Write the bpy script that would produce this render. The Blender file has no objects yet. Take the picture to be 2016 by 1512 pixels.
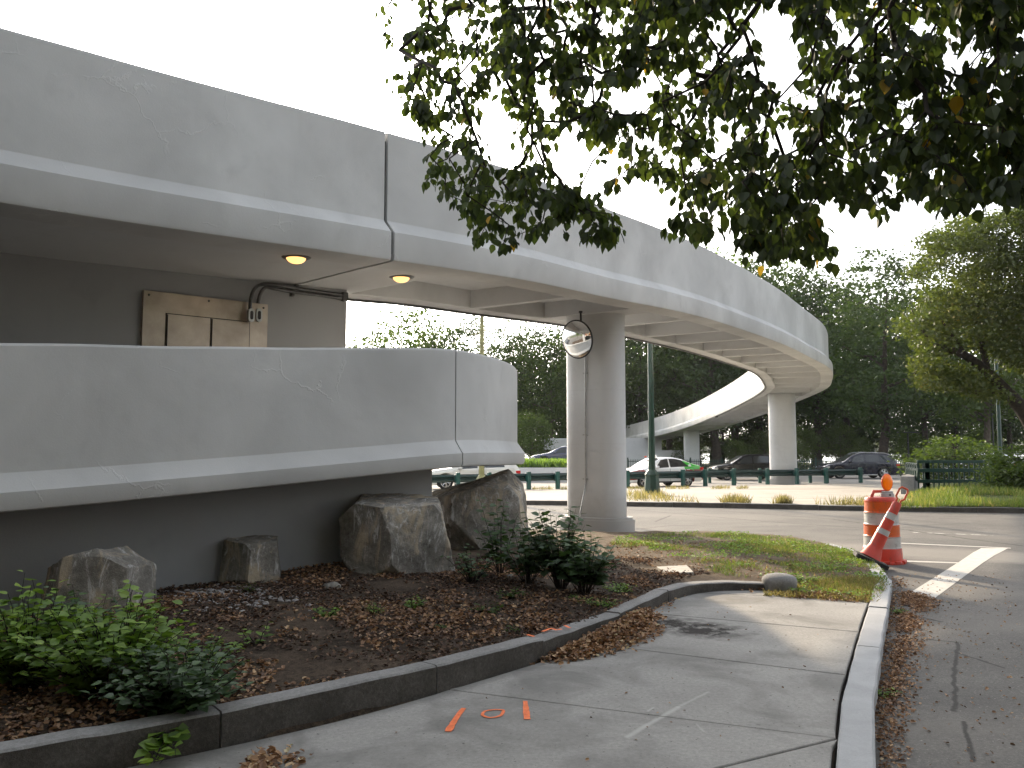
import bpy, math, random
import numpy as np
from mathutils import Vector, Matrix, noise
D = bpy.data
scene = bpy.context.scene
COL = scene.collection
R = math.radians

# ------------------------------------------------------------------ camera, sky, sun, exposure
F_PX, CAM_Z, PITCH = 1631.0, 1.68, R(4.6)
cam_d = D.cameras.new("camera")
cam_d.sensor_width = 36.0
cam_d.lens = 36.0 * F_PX / 2016.0
cam_d.clip_start, cam_d.clip_end = 0.05, 6000
cam = D.objects.new("camera", cam_d)
cam.location = (0, 0, CAM_Z)
cam.rotation_euler = (R(90) + PITCH, 0, 0)
COL.objects.link(cam)
scene.camera = cam

SUN_AZ, SUN_EL = R(-18.5), R(22.5)          # azimuth measured from +Y towards +X
world = D.worlds.new("World")
scene.world = world
world.use_nodes = True
wn = world.node_tree
sky = wn.nodes.new("ShaderNodeTexSky")
sky.sky_type = 'NISHITA'
sky.sun_disc = False
sky.sun_elevation = SUN_EL
sky.sun_rotation = SUN_AZ
sky.air_density, sky.dust_density, sky.ozone_density = 1.0, 4.0, 1.0
hsv = wn.nodes.new("ShaderNodeHueSaturation")          # hazy, nearly white sky
hsv.inputs["Saturation"].default_value = 0.3
wn.links.new(sky.outputs[0], hsv.inputs["Color"])
wn.links.new(hsv.outputs[0], wn.nodes["Background"].inputs[0])
wn.nodes["Background"].inputs[1].default_value = 0.165

sun_d = D.lights.new("sun", 'SUN')
sun_d.energy = 2.5
sun_d.angle = R(1.3)
sun_d.color = (1.0, 0.81, 0.58)
sun = D.objects.new("sun", sun_d)
sdir = Vector((math.sin(SUN_AZ) * math.cos(SUN_EL), math.cos(SUN_AZ) * math.cos(SUN_EL), math.sin(SUN_EL)))
sun.rotation_euler = sdir.to_track_quat('Z', 'Y').to_euler()
sun.location = (-20, 40, 40)
COL.objects.link(sun)

scene.view_settings.view_transform = 'Standard'
scene.view_settings.look = 'None'
scene.view_settings.gamma = 1.0
scene.view_settings.exposure = 1.7
scene.render.engine = 'CYCLES'
scene.cycles.max_bounces = 8
scene.cycles.diffuse_bounces = 4
scene.cycles.transmission_bounces = 6
scene.cycles.transparent_max_bounces = 8
scene.cycles.use_denoising = True

rng = np.random.default_rng(11)
random.seed(11)

# ------------------------------------------------------------------ picture <-> world
CP, SP = math.cos(PITCH), math.sin(PITCH)
def ray(px, py):
    u, v = (px - 1008.0) / F_PX, (756.0 - py) / F_PX
    return Vector((u, CP - v * SP, SP + v * CP))
def gp(px, py, z=0.0):
    """where the ray of photo pixel (px, py) meets height z (a number or a function of x, y)"""
    d = ray(px, py)
    h = z if not callable(z) else 0.05
    for _ in range(8 if callable(z) else 1):
        t = (h - CAM_Z) / d.z
        x, y = d.x * t, d.y * t
        if callable(z):
            h = z(x, y)
    return Vector((x, y, h))
def at(px, py, Y):
    d = ray(px, py)
    return Vector((0, 0, CAM_Z)) + d * (Y / d.y)
def proj(p):
    x, y, z = p[0], p[1], p[2] - CAM_Z
    dep = y * CP + z * SP
    return 1008 + F_PX * x / dep, 756 - F_PX * (-y * SP + z * CP) / dep

# ------------------------------------------------------------------ tagging
def tag(o, label=None, cat=None, group=None, kind=None):
    if label: o["label"] = label
    if cat: o["category"] = cat
    if group: o["group"] = group
    if kind: o["kind"] = kind
    return o
def thing(name, label, cat, loc=(0, 0, 0), rz=0.0, group=None):
    o = D.objects.new(name, None)
    o.empty_display_size = 0.2
    o.location = loc
    o.rotation_euler = (0, 0, rz)
    COL.objects.link(o)
    return tag(o, label, cat, group)
def copy_tree(o, parent=None):
    c = o.copy()
    COL.objects.link(c)
    if parent is not None:
        c.parent = parent
    for ch in list(o.children):
        copy_tree(ch, c)
    return c

# ------------------------------------------------------------------ mesh helpers
class MB:
    def __init__(s):
        s.v, s.f, s.m = [], [], []
    def add(s, vs, fs, mi=0):
        b = len(s.v)
        s.v.extend([tuple(v) for v in vs])
        for f in fs:
            s.f.append(tuple(i + b for i in f))
            s.m.append(mi)
        return s
    def box(s, c, size, rz=0.0, mi=0, M=None, taper=1.0):
        hx, hy, hz = size[0] / 2, size[1] / 2, size[2] / 2
        vs = []
        for z, k in ((-hz, 1.0), (hz, taper)):
            for x, y in ((-hx, -hy), (hx, -hy), (hx, hy), (-hx, hy)):
                vs.append(Vector((x * k, y * k, z)))
        T = Matrix.Translation(c) @ Matrix.Rotation(rz, 4, 'Z')
        if M is not None: T = M @ T
        vs = [T @ v for v in vs]
        return s.add(vs, [(3, 2, 1, 0), (4, 5, 6, 7), (0, 1, 5, 4), (1, 2, 6, 5), (2, 3, 7, 6), (3, 0, 4, 7)], mi)
    def tube(s, pts, rad, n=8, mi=0, caps=True):
        pts = [Vector(p) for p in pts]
        if not hasattr(rad, '__len__'): rad = [rad] * len(pts)
        rings, up = [], None
        for i, p in enumerate(pts):
            t = (pts[min(i + 1, len(pts) - 1)] - pts[max(i - 1, 0)])
            if t.length < 1e-9: t = Vector((0, 0, 1))
            t.normalize()
            if up is None:
                up = t.orthogonal().normalized()
            up = (up - t * up.dot(t))
            if up.length < 1e-6: up = t.orthogonal()
            up.normalize()
            w = t.cross(up)
            rings.append([p + (up * math.cos(a) + w * math.sin(a)) * rad[i] for a in [2 * math.pi * k / n for k in range(n)]])
        vs = [v for r in rings for v in r]
        fs = []
        for i in range(len(pts) - 1):
            for k in range(n):
                a, b = i * n + k, i * n + (k + 1) % n
                fs.append((a, b, b + n, a + n))
        if caps:
            fs.append(tuple(range(n - 1, -1, -1)))
            fs.append(tuple(range((len(pts) - 1) * n, len(pts) * n)))
        return s.add(vs, fs, mi)
    def lathe(s, prof, n=24, mi=0, M=None, caps=True, a0=0.0, sx=1.0, sy=1.0):
        vs, fs = [], []
        for r, z in prof:
            for k in range(n):
                a = a0 + 2 * math.pi * k / n
                vs.append(Vector((r * math.cos(a) * sx, r * math.sin(a) * sy, z)))
        for i in range(len(prof) - 1):
            for k in range(n):
                a, b = i * n + k, i * n + (k + 1) % n
                fs.append((a, b, b + n, a + n))
        if caps:
            fs.append(tuple(range(n - 1, -1, -1)))
            fs.append(tuple(range((len(prof) - 1) * n, len(prof) * n)))
        if M is not None: vs = [M @ v for v in vs]
        return s.add(vs, fs, mi)
    def prism(s, poly, z0, z1, mi=0, M=None):
        n = len(poly)
        vs = [Vector((x, y, z0)) for x, y in poly] + [Vector((x, y, z1)) for x, y in poly]
        if M is not None: vs = [M @ v for v in vs]
        fs = [tuple(range(n - 1, -1, -1)), tuple(range(n, 2 * n))]
        for i in range(n):
            j = (i + 1) % n
            fs.append((i, j, j + n, i + n))
        return s.add(vs, fs, mi)
    def build(s, name, mats, parent=None, smooth=None, bevel=None):
        me = D.meshes.new(name)
        me.from_pydata([tuple(v) for v in s.v], [], s.f)
        if not isinstance(mats, (list, tuple)): mats = [mats]
        for m in mats: me.materials.append(m)
        if len(mats) > 1:
            me.polygons.foreach_set("material_index", np.array(s.m, dtype=np.int32))
        me.update()
        if smooth is not None:
            me.polygons.foreach_set("use_smooth", np.ones(len(me.polygons), dtype=bool))
            me.set_sharp_from_angle(angle=R(smooth))
        o = D.objects.new(name, me)
        COL.objects.link(o)
        if parent is not None: o.parent = parent
        if bevel:
            b = o.modifiers.new("bevel", 'BEVEL')
            b.width, b.segments, b.limit_method, b.angle_limit = bevel, 2, 'ANGLE', R(40)
        return o

def quads_object(name, V, mat, parent=None, rnd=None, smooth=False):
    """V: (n, k, 4, 3) quads, k quads per piece; rnd: (n,) value per piece"""
    n, k = V.shape[0], V.shape[1]
    me = D.meshes.new(name)
    nq = n * k
    me.vertices.add(nq * 4)
    me.vertices.foreach_set("co", V.reshape(-1).astype(np.float32))
    me.loops.add(nq * 4)
    me.loops.foreach_set("vertex_index", np.arange(nq * 4, dtype=np.int32))
    me.polygons.add(nq)
    me.polygons.foreach_set("loop_start", np.arange(0, nq * 4, 4, dtype=np.int32))
    me.update(calc_edges=True)
    if rnd is not None:
        a = me.attributes.new("rnd", 'FLOAT', 'FACE')
        a.data.foreach_set("value", np.repeat(rnd, k).astype(np.float32))
    me.materials.append(mat)
    o = D.objects.new(name, me)
    COL.objects.link(o)
    if parent is not None: o.parent = parent
    return o

HEART = np.array([  # broad leaf with a point, folded on its midrib, stem at the origin, length along +x
    [[0, 0, 0], [.12, .30, .05], [.50, .42, .03], [.52, 0, -.04]],
    [[.52, 0, -.04], [.50, .42, .03], [.80, .22, -.05], [1.06, 0, -.16]],
    [[0, 0, 0], [.52, 0, -.04], [.50, -.42, .03], [.12, -.30, .05]],
    [[.52, 0, -.04], [1.06, 0, -.16], [.80, -.22, -.05], [.50, -.42, .03]]])
LANCE = np.array([
    [[0, 0, 0], [.32, .19, .04], [.62, .14, .02], [.5, 0, -.02]],
    [[.5, 0, -.02], [.62, .14, .02], [.8, .08, -.03], [1, 0, -.12]],
    [[0, 0, 0], [.5, 0, -.02], [.62, -.14, .02], [.32, -.19, .04]],
    [[.5, 0, -.02], [1, 0, -.12], [.8, -.08, -.03], [.62, -.14, .02]]])
DIAMOND = np.array([[[0, 0, 0], [.45, .36, .05], [1, 0, -.05], [.45, -.36, .05]]])
CHIP = np.array([
    [[0, 0, 0], [.2, .3, .16], [.75, .25, .2], [.9, 0, 0]],
    [[0, 0, 0], [.9, 0, 0], [.7, -.28, .18], [.25, -.3, .1]]])
BLADE = np.array([[[0, .035, 0], [0, -.035, 0], [.55, -.022, .0], [.55, .022, .0]],
                  [[.55, .022, 0], [.55, -.022, 0], [1, -.004, -.12], [1, .004, -.12]]])
def orient(T, C, X, Nrm, S):
    """place template T (k,4,3) at centres C with x axis X, rough normal Nrm, size S"""
    X = X / np.maximum(np.linalg.norm(X, axis=1, keepdims=True), 1e-9)
    Y = np.cross(Nrm, X)
    Y = Y / np.maximum(np.linalg.norm(Y, axis=1, keepdims=True), 1e-9)
    Z = np.cross(X, Y)
    B = np.stack([X, Y, Z], axis=1)              # (n, 3, 3): rows are the axes
    V = np.einsum('kqc,ncd->nkqd', T, B) * S[:, None, None, None]
    return V + C[:, None, None, :]
def unit_rand(n, r=rng):
    v = r.normal(size=(n, 3))
    return v / np.linalg.norm(v, axis=1, keepdims=True)

# ------------------------------------------------------------------ materials
def new_mat(name):
    m = D.materials.new(name)
    m.use_nodes = True
    nt = m.node_tree
    return m, nt, nt.nodes["Principled BSDF"]
def N(nt, typ, **kw):
    n = nt.nodes.new("ShaderNode" + typ)
    for k, v in kw.items():
        if k.startswith("in_"):
            n.inputs[k[3:]].default_value = v
        elif k.startswith("i") and k[1:].isdigit():
            n.inputs[int(k[1:])].default_value = v
        else:
            setattr(n, k, v)
    return n
def ramp(nt, fac, stops):
    r = nt.nodes.new("ShaderNodeValToRGB")
    e = r.color_ramp.elements
    while len(e) < len(stops): e.new(0.5)
    for el, (p, c) in zip(e, stops):
        el.position = p
        el.color = (*c, 1) if len(c) == 3 else c
    nt.links.new(fac, r.inputs[0])
    return r
def mixc(nt, a, b, fac, mode='MIX'):
    m = nt.nodes.new("ShaderNodeMix")
    m.data_type = 'RGBA'
    m.blend_type = mode
    for sock, val in ((m.inputs[6], a), (m.inputs[7], b), (m.inputs[0], fac)):
        if hasattr(val, 'is_linked') or hasattr(val, 'links'):
            nt.links.new(val, sock)
        else:
            sock.default_value = val if not isinstance(val, tuple) else (*val, 1)
    return m.outputs[2]
def noise_tex(nt, scale, detail=6, rough=.6, vec=None, dist=0.0):
    n = N(nt, "TexNoise", in_Scale=scale, in_Detail=detail, in_Roughness=rough, in_Distortion=dist)
    if vec is not None: nt.links.new(vec, n.inputs["Vector"])
    return n.outputs[0]
def obj_co(nt, scale=(1, 1, 1)):
    tc = nt.nodes.new("ShaderNodeTexCoord")
    mp = nt.nodes.new("ShaderNodeMapping")
    mp.inputs["Scale"].default_value = scale
    nt.links.new(tc.outputs["Object"], mp.inputs[0])
    return mp.outputs[0]
def math_n(nt, op, a, b=None, c=None, clamp=False):
    m = nt.nodes.new("ShaderNodeMath")
    m.operation = op
    m.use_clamp = clamp
    for i, val in enumerate((a, b, c)):
        if val is None: continue
        if isinstance(val, (int, float)): m.inputs[i].default_value = val
        else: nt.links.new(val, m.inputs[i])
    return m.outputs[0]
def bump(nt, bsdf, h, strength, dist=0.01):
    b = nt.nodes.new("ShaderNodeBump")
    b.inputs["Strength"].default_value = strength
    b.inputs["Distance"].default_value = dist
    nt.links.new(h, b.inputs["Height"])
    nt.links.new(b.outputs[0], bsdf.inputs["Normal"])

def plain(name, col, rough=.5, metal=0.0, var=.12, scale=6.0, bmp=0.0, coat=0.0, spec=None):
    m, nt, b = new_mat(name)
    co = obj_co(nt)
    n = noise_tex(nt, scale, 5, .6, co)
    lo = tuple(c * (1 - var) for c in col)
    hi = tuple(min(1, c * (1 + var)) for c in col)
    r = ramp(nt, n, [(.3, lo), (.7, hi)])
    nt.links.new(r.outputs[0], b.inputs["Base Color"])
    b.inputs["Roughness"].default_value = rough
    b.inputs["Metallic"].default_value = metal
    if coat: b.inputs["Coat Weight"].default_value = coat
    if spec is not None: b.inputs["Specular IOR Level"].default_value = spec
    if bmp: bump(nt, b, noise_tex(nt, scale * 12, 4, .7, co), bmp)
    return m

M = {}
def make_concrete(name, base, blotch=.1, cracks=True, rough=.85, warm=(.0, .0, .0)):
    m, nt, b = new_mat(name)
    co = obj_co(nt)
    big = noise_tex(nt, .55, 4, .55, co, .4)
    mid = noise_tex(nt, 2.6, 6, .65, co, .3)
    st = noise_tex(nt, 3.0, 4, .6, obj_co(nt, (1, 1, .16)))
    a = ramp(nt, big, [(.32, tuple(c * (1 - blotch) for c in base)), (.66, tuple(c * (1 + blotch * .5) for c in base))])
    c1 = mixc(nt, a.outputs[0], tuple(c * .80 for c in base), math_n(nt, 'MULTIPLY', ramp(nt, mid, [(.55, (0, 0, 0)), (.72, (1, 1, 1))]).outputs[0], .42))
    c1 = mixc(nt, c1, tuple(c * .74 for c in base), math_n(nt, 'MULTIPLY', ramp(nt, st, [(.56, (0, 0, 0)), (.74, (1, 1, 1))]).outputs[0], .17))
    # pores and small trowel marks
    por = noise_tex(nt, 55, 3, .75, co)
    c1 = mixc(nt, c1, tuple(c * .62 for c in base), math_n(nt, 'MULTIPLY', ramp(nt, por, [(.66, (0, 0, 0)), (.74, (1, 1, 1))]).outputs[0], .35))
    h = math_n(nt, 'ADD', math_n(nt, 'MULTIPLY', por, .4), math_n(nt, 'MULTIPLY', mid, 1.1))
    if cracks:
        wob = nt.nodes.new("ShaderNodeVectorMath"); wob.operation = 'MULTIPLY_ADD'
        nz = N(nt, "TexNoise", in_Scale=2.2, in_Detail=5.0, in_Roughness=.6)
        nt.links.new(co, nz.inputs["Vector"])
        nt.links.new(nz.outputs[1], wob.inputs[0])
        wob.inputs[1].default_value = (.5, .5, .5)
        nt.links.new(co, wob.inputs[2])
        vo = N(nt, "TexVoronoi", feature='DISTANCE_TO_EDGE', in_Scale=.85)
        nt.links.new(wob.outputs[0], vo.inputs["Vector"])
        line = ramp(nt, vo.outputs["Distance"], [(.0, (1, 1, 1)), (.011, (0, 0, 0))])
        msk = ramp(nt, noise_tex(nt, 1.0, 2, .5, obj_co(nt, (1.3, 1.3, .9))), [(.52, (0, 0, 0)), (.60, (1, 1, 1))])
        ck = math_n(nt, 'MULTIPLY', line.outputs[0], msk.outputs[0])
        c1 = mixc(nt, c1, tuple(min(1, c * 1.22) for c in base), math_n(nt, 'MULTIPLY', ck, .32))
        h = math_n(nt, 'ADD', h, math_n(nt, 'MULTIPLY', ck, 1.3))
    nt.links.new(c1, b.inputs["Base Color"])
    b.inputs["Roughness"].default_value = rough
    b.inputs["Specular IOR Level"].default_value = .25
    bump(nt, b, h, .32, .012)
    return m
M['concrete'] = make_concrete("painted_concrete", (.57, .57, .56), .17)
M['concrete_smooth'] = make_concrete("smooth_concrete", (.57, .575, .575), .05, False, .7)
def column_mat():
    m = make_concrete("column_concrete", (.57, .575, .575), .08, False, .7)
    nt = m.node_tree; b = nt.nodes["Principled BSDF"]
    src = b.inputs["Base Color"].links[0].from_socket
    co = obj_co(nt)
    sep = nt.nodes.new("ShaderNodeSeparateXYZ"); nt.links.new(co, sep.inputs[0])
    n = noise_tex(nt, 4, 6, .7, co)
    h = math_n(nt, 'SUBTRACT', math_n(nt, 'ADD', .62, math_n(nt, 'MULTIPLY', n, .5)), sep.outputs[2])
    k = N(nt, "MapRange", i1=0.0, i2=.7, i3=0.0, i4=.55); nt.links.new(h, k.inputs[0])
    c = mixc(nt, src, (.26, .23, .19), k.outputs[0])
    wv = math_n(nt, 'ABSOLUTE', math_n(nt, 'SUBTRACT', math_n(nt, 'FRACT', math_n(nt, 'MULTIPLY', sep.outputs[2], .82)), .5))
    ln = N(nt, "MapRange", i1=0.0, i2=.006, i3=.3, i4=0.0); nt.links.new(wv, ln.inputs[0])
    c = mixc(nt, c, (.36, .35, .33), ln.outputs[0])
    nt.links.new(c, b.inputs["Base Color"])
    return m
M['column'] = column_mat()
M['soffit'] = make_concrete("soffit_concrete", (.57, .575, .575), .05, False, .85)
M['wall'] = make_concrete("shade_toned_wall", (.31, .315, .32), .06, False, .85)  # parapet paint toned down: shade under the decks is in the colour
M['groove'] = plain("joint_filler", (.07, .07, .07), .9)

def ground_mat(name, cols, scale, fine=(0.5, 60), bmp=.5, rough=.95, extra=None, dist=.02, spec=.2):
    m, nt, b = new_mat(name)
    co = obj_co(nt)
    n1 = noise_tex(nt, scale, 8, .65, co, .5)
    n2 = noise_tex(nt, fine[1], 5, .7, co)
    n3 = noise_tex(nt, fine[1] * 4.5, 2, .6, co)
    fac = math_n(nt, 'ADD', math_n(nt, 'MULTIPLY', n1, 1 - fine[0]), math_n(nt, 'MULTIPLY', math_n(nt, 'ADD', math_n(nt, 'MULTIPLY', n2, .6), math_n(nt, 'MULTIPLY', n3, .4)), fine[0]))
    r = ramp(nt, fac, cols)
    c = r.outputs[0]
    if extra: c = extra(nt, co, c)
    nt.links.new(c, b.inputs["Base Color"])
    b.inputs["Roughness"].default_value = rough
    b.inputs["Specular IOR Level"].default_value = spec
    bump(nt, b, fac, bmp, dist)
    return m
def seg_mask(nt, co, p, q, w, soft=.5, wob=.05):
    """1 near the segment p-q (plan), 0 away: for streaks and cracks that belong to a surface"""
    sep = nt.nodes.new("ShaderNodeSeparateXYZ")
    nz = N(nt, "TexNoise", in_Scale=6.0, in_Detail=4.0)
    nt.links.new(co, nz.inputs["Vector"])
    va = nt.nodes.new("ShaderNodeVectorMath"); va.operation = 'MULTIPLY_ADD'
    nt.links.new(nz.outputs[1], va.inputs[0]); va.inputs[1].default_value = (wob, wob, 0)
    nt.links.new(co, va.inputs[2])
    nt.links.new(va.outputs[0], sep.inputs[0])
    dx, dy = q[0] - p[0], q[1] - p[1]
    L = math.hypot(dx, dy); dx /= L; dy /= L
    X = math_n(nt, 'SUBTRACT', sep.outputs[0], p[0] + wob * .5)
    Y = math_n(nt, 'SUBTRACT', sep.outputs[1], p[1] + wob * .5)
    t = math_n(nt, 'ADD', math_n(nt, 'MULTIPLY', X, dx), math_n(nt, 'MULTIPLY', Y, dy))
    tc = math_n(nt, 'MINIMUM', math_n(nt, 'MAXIMUM', t, 0.0), L)
    ex = math_n(nt, 'SUBTRACT', X, math_n(nt, 'MULTIPLY', tc, dx))
    ey = math_n(nt, 'SUBTRACT', Y, math_n(nt, 'MULTIPLY', tc, dy))
    d = math_n(nt, 'SQRT', math_n(nt, 'ADD', math_n(nt, 'MULTIPLY', ex, ex), math_n(nt, 'MULTIPLY', ey, ey)))
    mr = N(nt, "MapRange", i1=w * (1 - soft), i2=w, i3=1.0, i4=0.0)
    nt.links.new(d, mr.inputs[0])
    return mr.outputs[0]

def sidewalk_extra(nt, co, c):
    g = noise_tex(nt, 1.3, 4, .6, co, .6)
    c = mixc(nt, c, (.16, .155, .145), math_n(nt, 'MULTIPLY', ramp(nt, g, [(.46, (0, 0, 0)), (.66, (1, 1, 1))]).outputs[0], .75))
    a, e = gp(1318, 1228), gp(1395, 1240)
    mud = math_n(nt, 'MULTIPLY', seg_mask(nt, co, a, e, .42, .6, .5), ramp(nt, noise_tex(nt, 5, 6, .7, co), [(.36, (0, 0, 0)), (.5, (1, 1, 1))]).outputs[0])
    c = mixc(nt, c, (.022, .019, .017), math_n(nt, 'MULTIPLY', mud, 1.0))
    for (p, q, w, k) in (((1235, 1450), (1335, 1392), .028, .55), ((1335, 1392), (1395, 1362), .018, .35), ((1275, 1400), (1285, 1393), .012, .5), ((1372, 1425), (1385, 1440), .012, .3)):
        c = mixc(nt, c, (.5, .49, .46), math_n(nt, 'MULTIPLY', seg_mask(nt, co, gp(*p), gp(*q), w, .8, .02), k))
    ring = math_n(nt, 'MULTIPLY', seg_mask(nt, co, gp(1420, 1180), gp(1500, 1183), .22, .6, .3), ramp(nt, noise_tex(nt, 7, 5, .7, co), [(.45, (0, 0, 0)), (.6, (1, 1, 1))]).outputs[0])
    c = mixc(nt, c, (.16, .14, .11), math_n(nt, 'MULTIPLY', ring, .55))
    sp = noise_tex(nt, 30, 2, .5, co)
    c = mixc(nt, c, (.08, .075, .07), math_n(nt, 'MULTIPLY', ramp(nt, sp, [(.68, (0, 0, 0)), (.73, (1, 1, 1))]).outputs[0], .75))
    return c
M['sidewalk'] = ground_mat("sidewalk_concrete", [(.34, (.20, .193, .18)), (.5, (.30, .29, .272)), (.64, (.40, .388, .362))], 1.1, (.68, 36), .4, .9, sidewalk_extra, .006)
def road_extra(nt, co, c):
    pale = ramp(nt, noise_tex(nt, .5, 4, .6, obj_co(nt, (.35, 1, 1)), .5), [(.45, (0, 0, 0)), (.7, (1, 1, 1))])
    c = mixc(nt, c, (.20, .185, .165), math_n(nt, 'MULTIPLY', pale.outputs[0], .6))
    sp = noise_tex(nt, 48, 2, .55, co)
    c = mixc(nt, c, (.42, .40, .36), math_n(nt, 'MULTIPLY', ramp(nt, sp, [(.66, (0, 0, 0)), (.74, (1, 1, 1))]).outputs[0], .5))
    Z = -.12
    for chain in (((1885, 1265), (1880, 1300), (1880, 1400)), ((1885, 1285), (1975, 1315)), ((1820, 1258), (1880, 1264)), ((1800, 1212), (1852, 1224)), ((1895, 1420), (1920, 1500)),
                  ((1240, 1043), (1330, 1034), (1385, 1036)), ((1290, 1027), (1320, 1015)), ((1460, 1033), (1530, 1034)), ((1420, 1006), (1640, 1022), (1900, 1060), (2016, 1075)), ((1240, 1003), (1500, 1026), (1700, 1040)), ((1850, 1020), (1900, 1022))):
        for p, q in zip(chain, chain[1:]):
            pw, qw = gp(*p, Z), gp(*q, Z)
            w = .012 + .0016 * pw.y
            c = mixc(nt, c, (.035, .033, .03), math_n(nt, 'MULTIPLY', seg_mask(nt, co, pw, qw, w, .6, .05 + .004 * pw.y), .8))
    a = gp(1580, 1075, Z); e = gp(2016, 1098, Z)
    c = mixc(nt, c, (.27, .25, .22), math_n(nt, 'MULTIPLY', seg_mask(nt, co, a, e, 1.1, .5, .4), .55))
    for (p, q) in (((1800, 1048), (2010, 1056)),):
        wl = math_n(nt, 'MULTIPLY', seg_mask(nt, co, gp(*p, Z), gp(*q, Z), .05, .5, .03), ramp(nt, noise_tex(nt, 5, 4, .7, co), [(.48, (0, 0, 0)), (.56, (1, 1, 1))]).outputs[0])
        c = mixc(nt, c, (.6, .58, .54), wl)
    return c
M['asphalt'] = ground_mat("worn_asphalt", [(.34, (.06, .057, .054)), (.5, (.115, .11, .102)), (.64, (.20, .188, .172))], .9, (.72, 55), .8, .9, road_extra, .008)
M['asphalt_far'] = ground_mat("pale_asphalt", [(.3, (.20, .19, .175)), (.5, (.25, .235, .215)), (.7, (.3, .285, .26))], .6, (.5, 30), .3, .9)
def island_extra(nt, co, c):
    n = noise_tex(nt, .7, 5, .65, obj_co(nt, (.3, 1, 1)), .8)
    c = mixc(nt, c, (.22, .20, .17), math_n(nt, 'MULTIPLY', ramp(nt, n, [(.52, (0, 0, 0)), (.62, (1, 1, 1))]).outputs[0], .45))
    s = noise_tex(nt, 3, 4, .6, co)
    return mixc(nt, c, (.15, .13, .10), math_n(nt, 'MULTIPLY', ramp(nt, s, [(.66, (0, 0, 0)), (.7, (1, 1, 1))]).outputs[0], .6))
M['island'] = ground_mat("sandy_pavement", [(.3, (.30, .275, .24)), (.5, (.36, .33, .285)), (.7, (.42, .385, .335))], .5, (.4, 18), .3, .95, island_extra)
M['soil'] = ground_mat("bare_soil", [(.32, (.014, .011, .009)), (.48, (.034, .026, .019)), (.62, (.07, .05, .035)), (.75, (.13, .09, .06))], 1.6, (.55, 22), .9, 1.0, None, .05)
M['dirt'] = ground_mat("dry_dirt", [(.3, (.06, .045, .03)), (.5, (.12, .092, .064)), (.7, (.2, .16, .115))], 1.4, (.5, 26), .8, 1.0, None, .03)
M['lawn'] = ground_mat("park_lawn", [(.3, (.03, .04, .012)), (.5, (.06, .075, .022)), (.7, (.11, .115, .04))], .35, (.5, 8), .5, 1.0, None, .03)
M['granite'] = ground_mat("kerb_granite", [(.3, (.26, .265, .27)), (.5, (.36, .365, .37)), (.7, (.46, .465, .47))], 2.2, (.55, 90), .35, .8, None, .006)
M['granite_grime_shade'] = ground_mat("grimy_shaded_kerb_face", [(.34, (.045, .04, .035)), (.5, (.09, .082, .073)), (.66, (.17, .155, .14))], 3.0, (.6, 45), .9, .95, None, .02)  # kerb fronts: grime, with part of their shade put into the colour
M['granite_dark'] = ground_mat("weathered_kerb_granite", [(.34, (.14, .137, .132)), (.5, (.235, .23, .224)), (.64, (.34, .335, .325))], 2.5, (.65, 48), .6, .9, None, .012)
def rock_extra(nt, co, c):
    v = noise_tex(nt, 2.2, 7, .7, obj_co(nt, (1, 1, .4)), 1.2)
    c = mixc(nt, c, (.46, .38, .27), math_n(nt, 'MULTIPLY', ramp(nt, v, [(.5, (0, 0, 0)), (.6, (1, 1, 1))]).outputs[0], .75))
    w = noise_tex(nt, 4.5, 8, .75, obj_co(nt, (1, 1, .32)), 2.0)
    return mixc(nt, c, (.62, .61, .59), math_n(nt, 'MULTIPLY', ramp(nt, w, [(.55, (0, 0, 0)), (.63, (1, 1, 1))]).outputs[0], .7))
M['rock'] = ground_mat("split_rock", [(.34, (.085, .079, .069)), (.5, (.21, .197, .174)), (.64, (.40, .375, .335))], 2.2, (.5, 20), 1.0, .9, rock_extra, .03)
M['pebble'] = plain("pebbles", (.30, .28, .27), .85, 0, .35, 9, .3)
M['slab'] = plain("utility_slab", (.42, .39, .34), .9, 0, .15, 7, .3)
M['white_paint'] = plain("road_paint", (.46, .44, .40), .8, 0, .15, 9, .2)
M['orange_paint'] = plain("orange_marking_paint", (.85, .19, .06), .8, 0, .2, 30, .2)
M['green_paint'] = plain("dark_green_paint", (.003, .030, .019), .38, 0, .3, 8, .05)
M['rail_green'] = plain("guardrail_green", (.002, .024, .021), .42, 0, .35, 5, .05)
M['post_green'] = plain("rail_post_green", (.004, .062, .05), .45, 0, .25, 5, .05)
M['lamp_olive'] = plain("olive_pole_paint", (.20, .20, .085), .5, 0, .2, 5, .1)
M['black_metal'] = plain("black_metal", (.012, .013, .013), .5, 0, .3, 8)
M['orange_plastic'] = plain("orange_plastic", (.78, .10, .022), .45, 0, .16, 9, .05)
M['orange_sheet'] = plain("orange_reflective_sheet", (.72, .12, .008), .35, 0, .2, 14, .04)
M['red_plastic'] = plain("red_orange_plastic", (.72, .055, .028), .45, 0, .15, 7, .05)
M['white_sheet'] = plain("white_reflective_sheet", (.52, .52, .50), .35, 0, .22, 14, .05)
M['rubber'] = plain("black_rubber", (.02, .019, .018), .85, 0, .3, 10, .2)
M['steel'] = plain("galvanised_steel", (.42, .42, .41), .42, .85, .2, 9)
M['dark_steel'] = plain("dark_conduit", (.11, .11, .11), .42, .8, .25, 9)
M['panel_steel'] = None
def make_panel():
    m, nt, b = new_mat("stained_steel_plate")
    co = obj_co(nt)
    r = ramp(nt, noise_tex(nt, 1.6, 5, .6, co, .15), [(.3, (.30, .245, .20)), (.5, (.42, .35, .29)), (.7, (.54, .46, .39))])
    nt.links.new(r.outputs[0], b.inputs["Base Color"])
    b.inputs["Metallic"].default_value = .8
    b.inputs["Roughness"].default_value = .38
    return m
M['panel_steel'] = make_panel()
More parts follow.
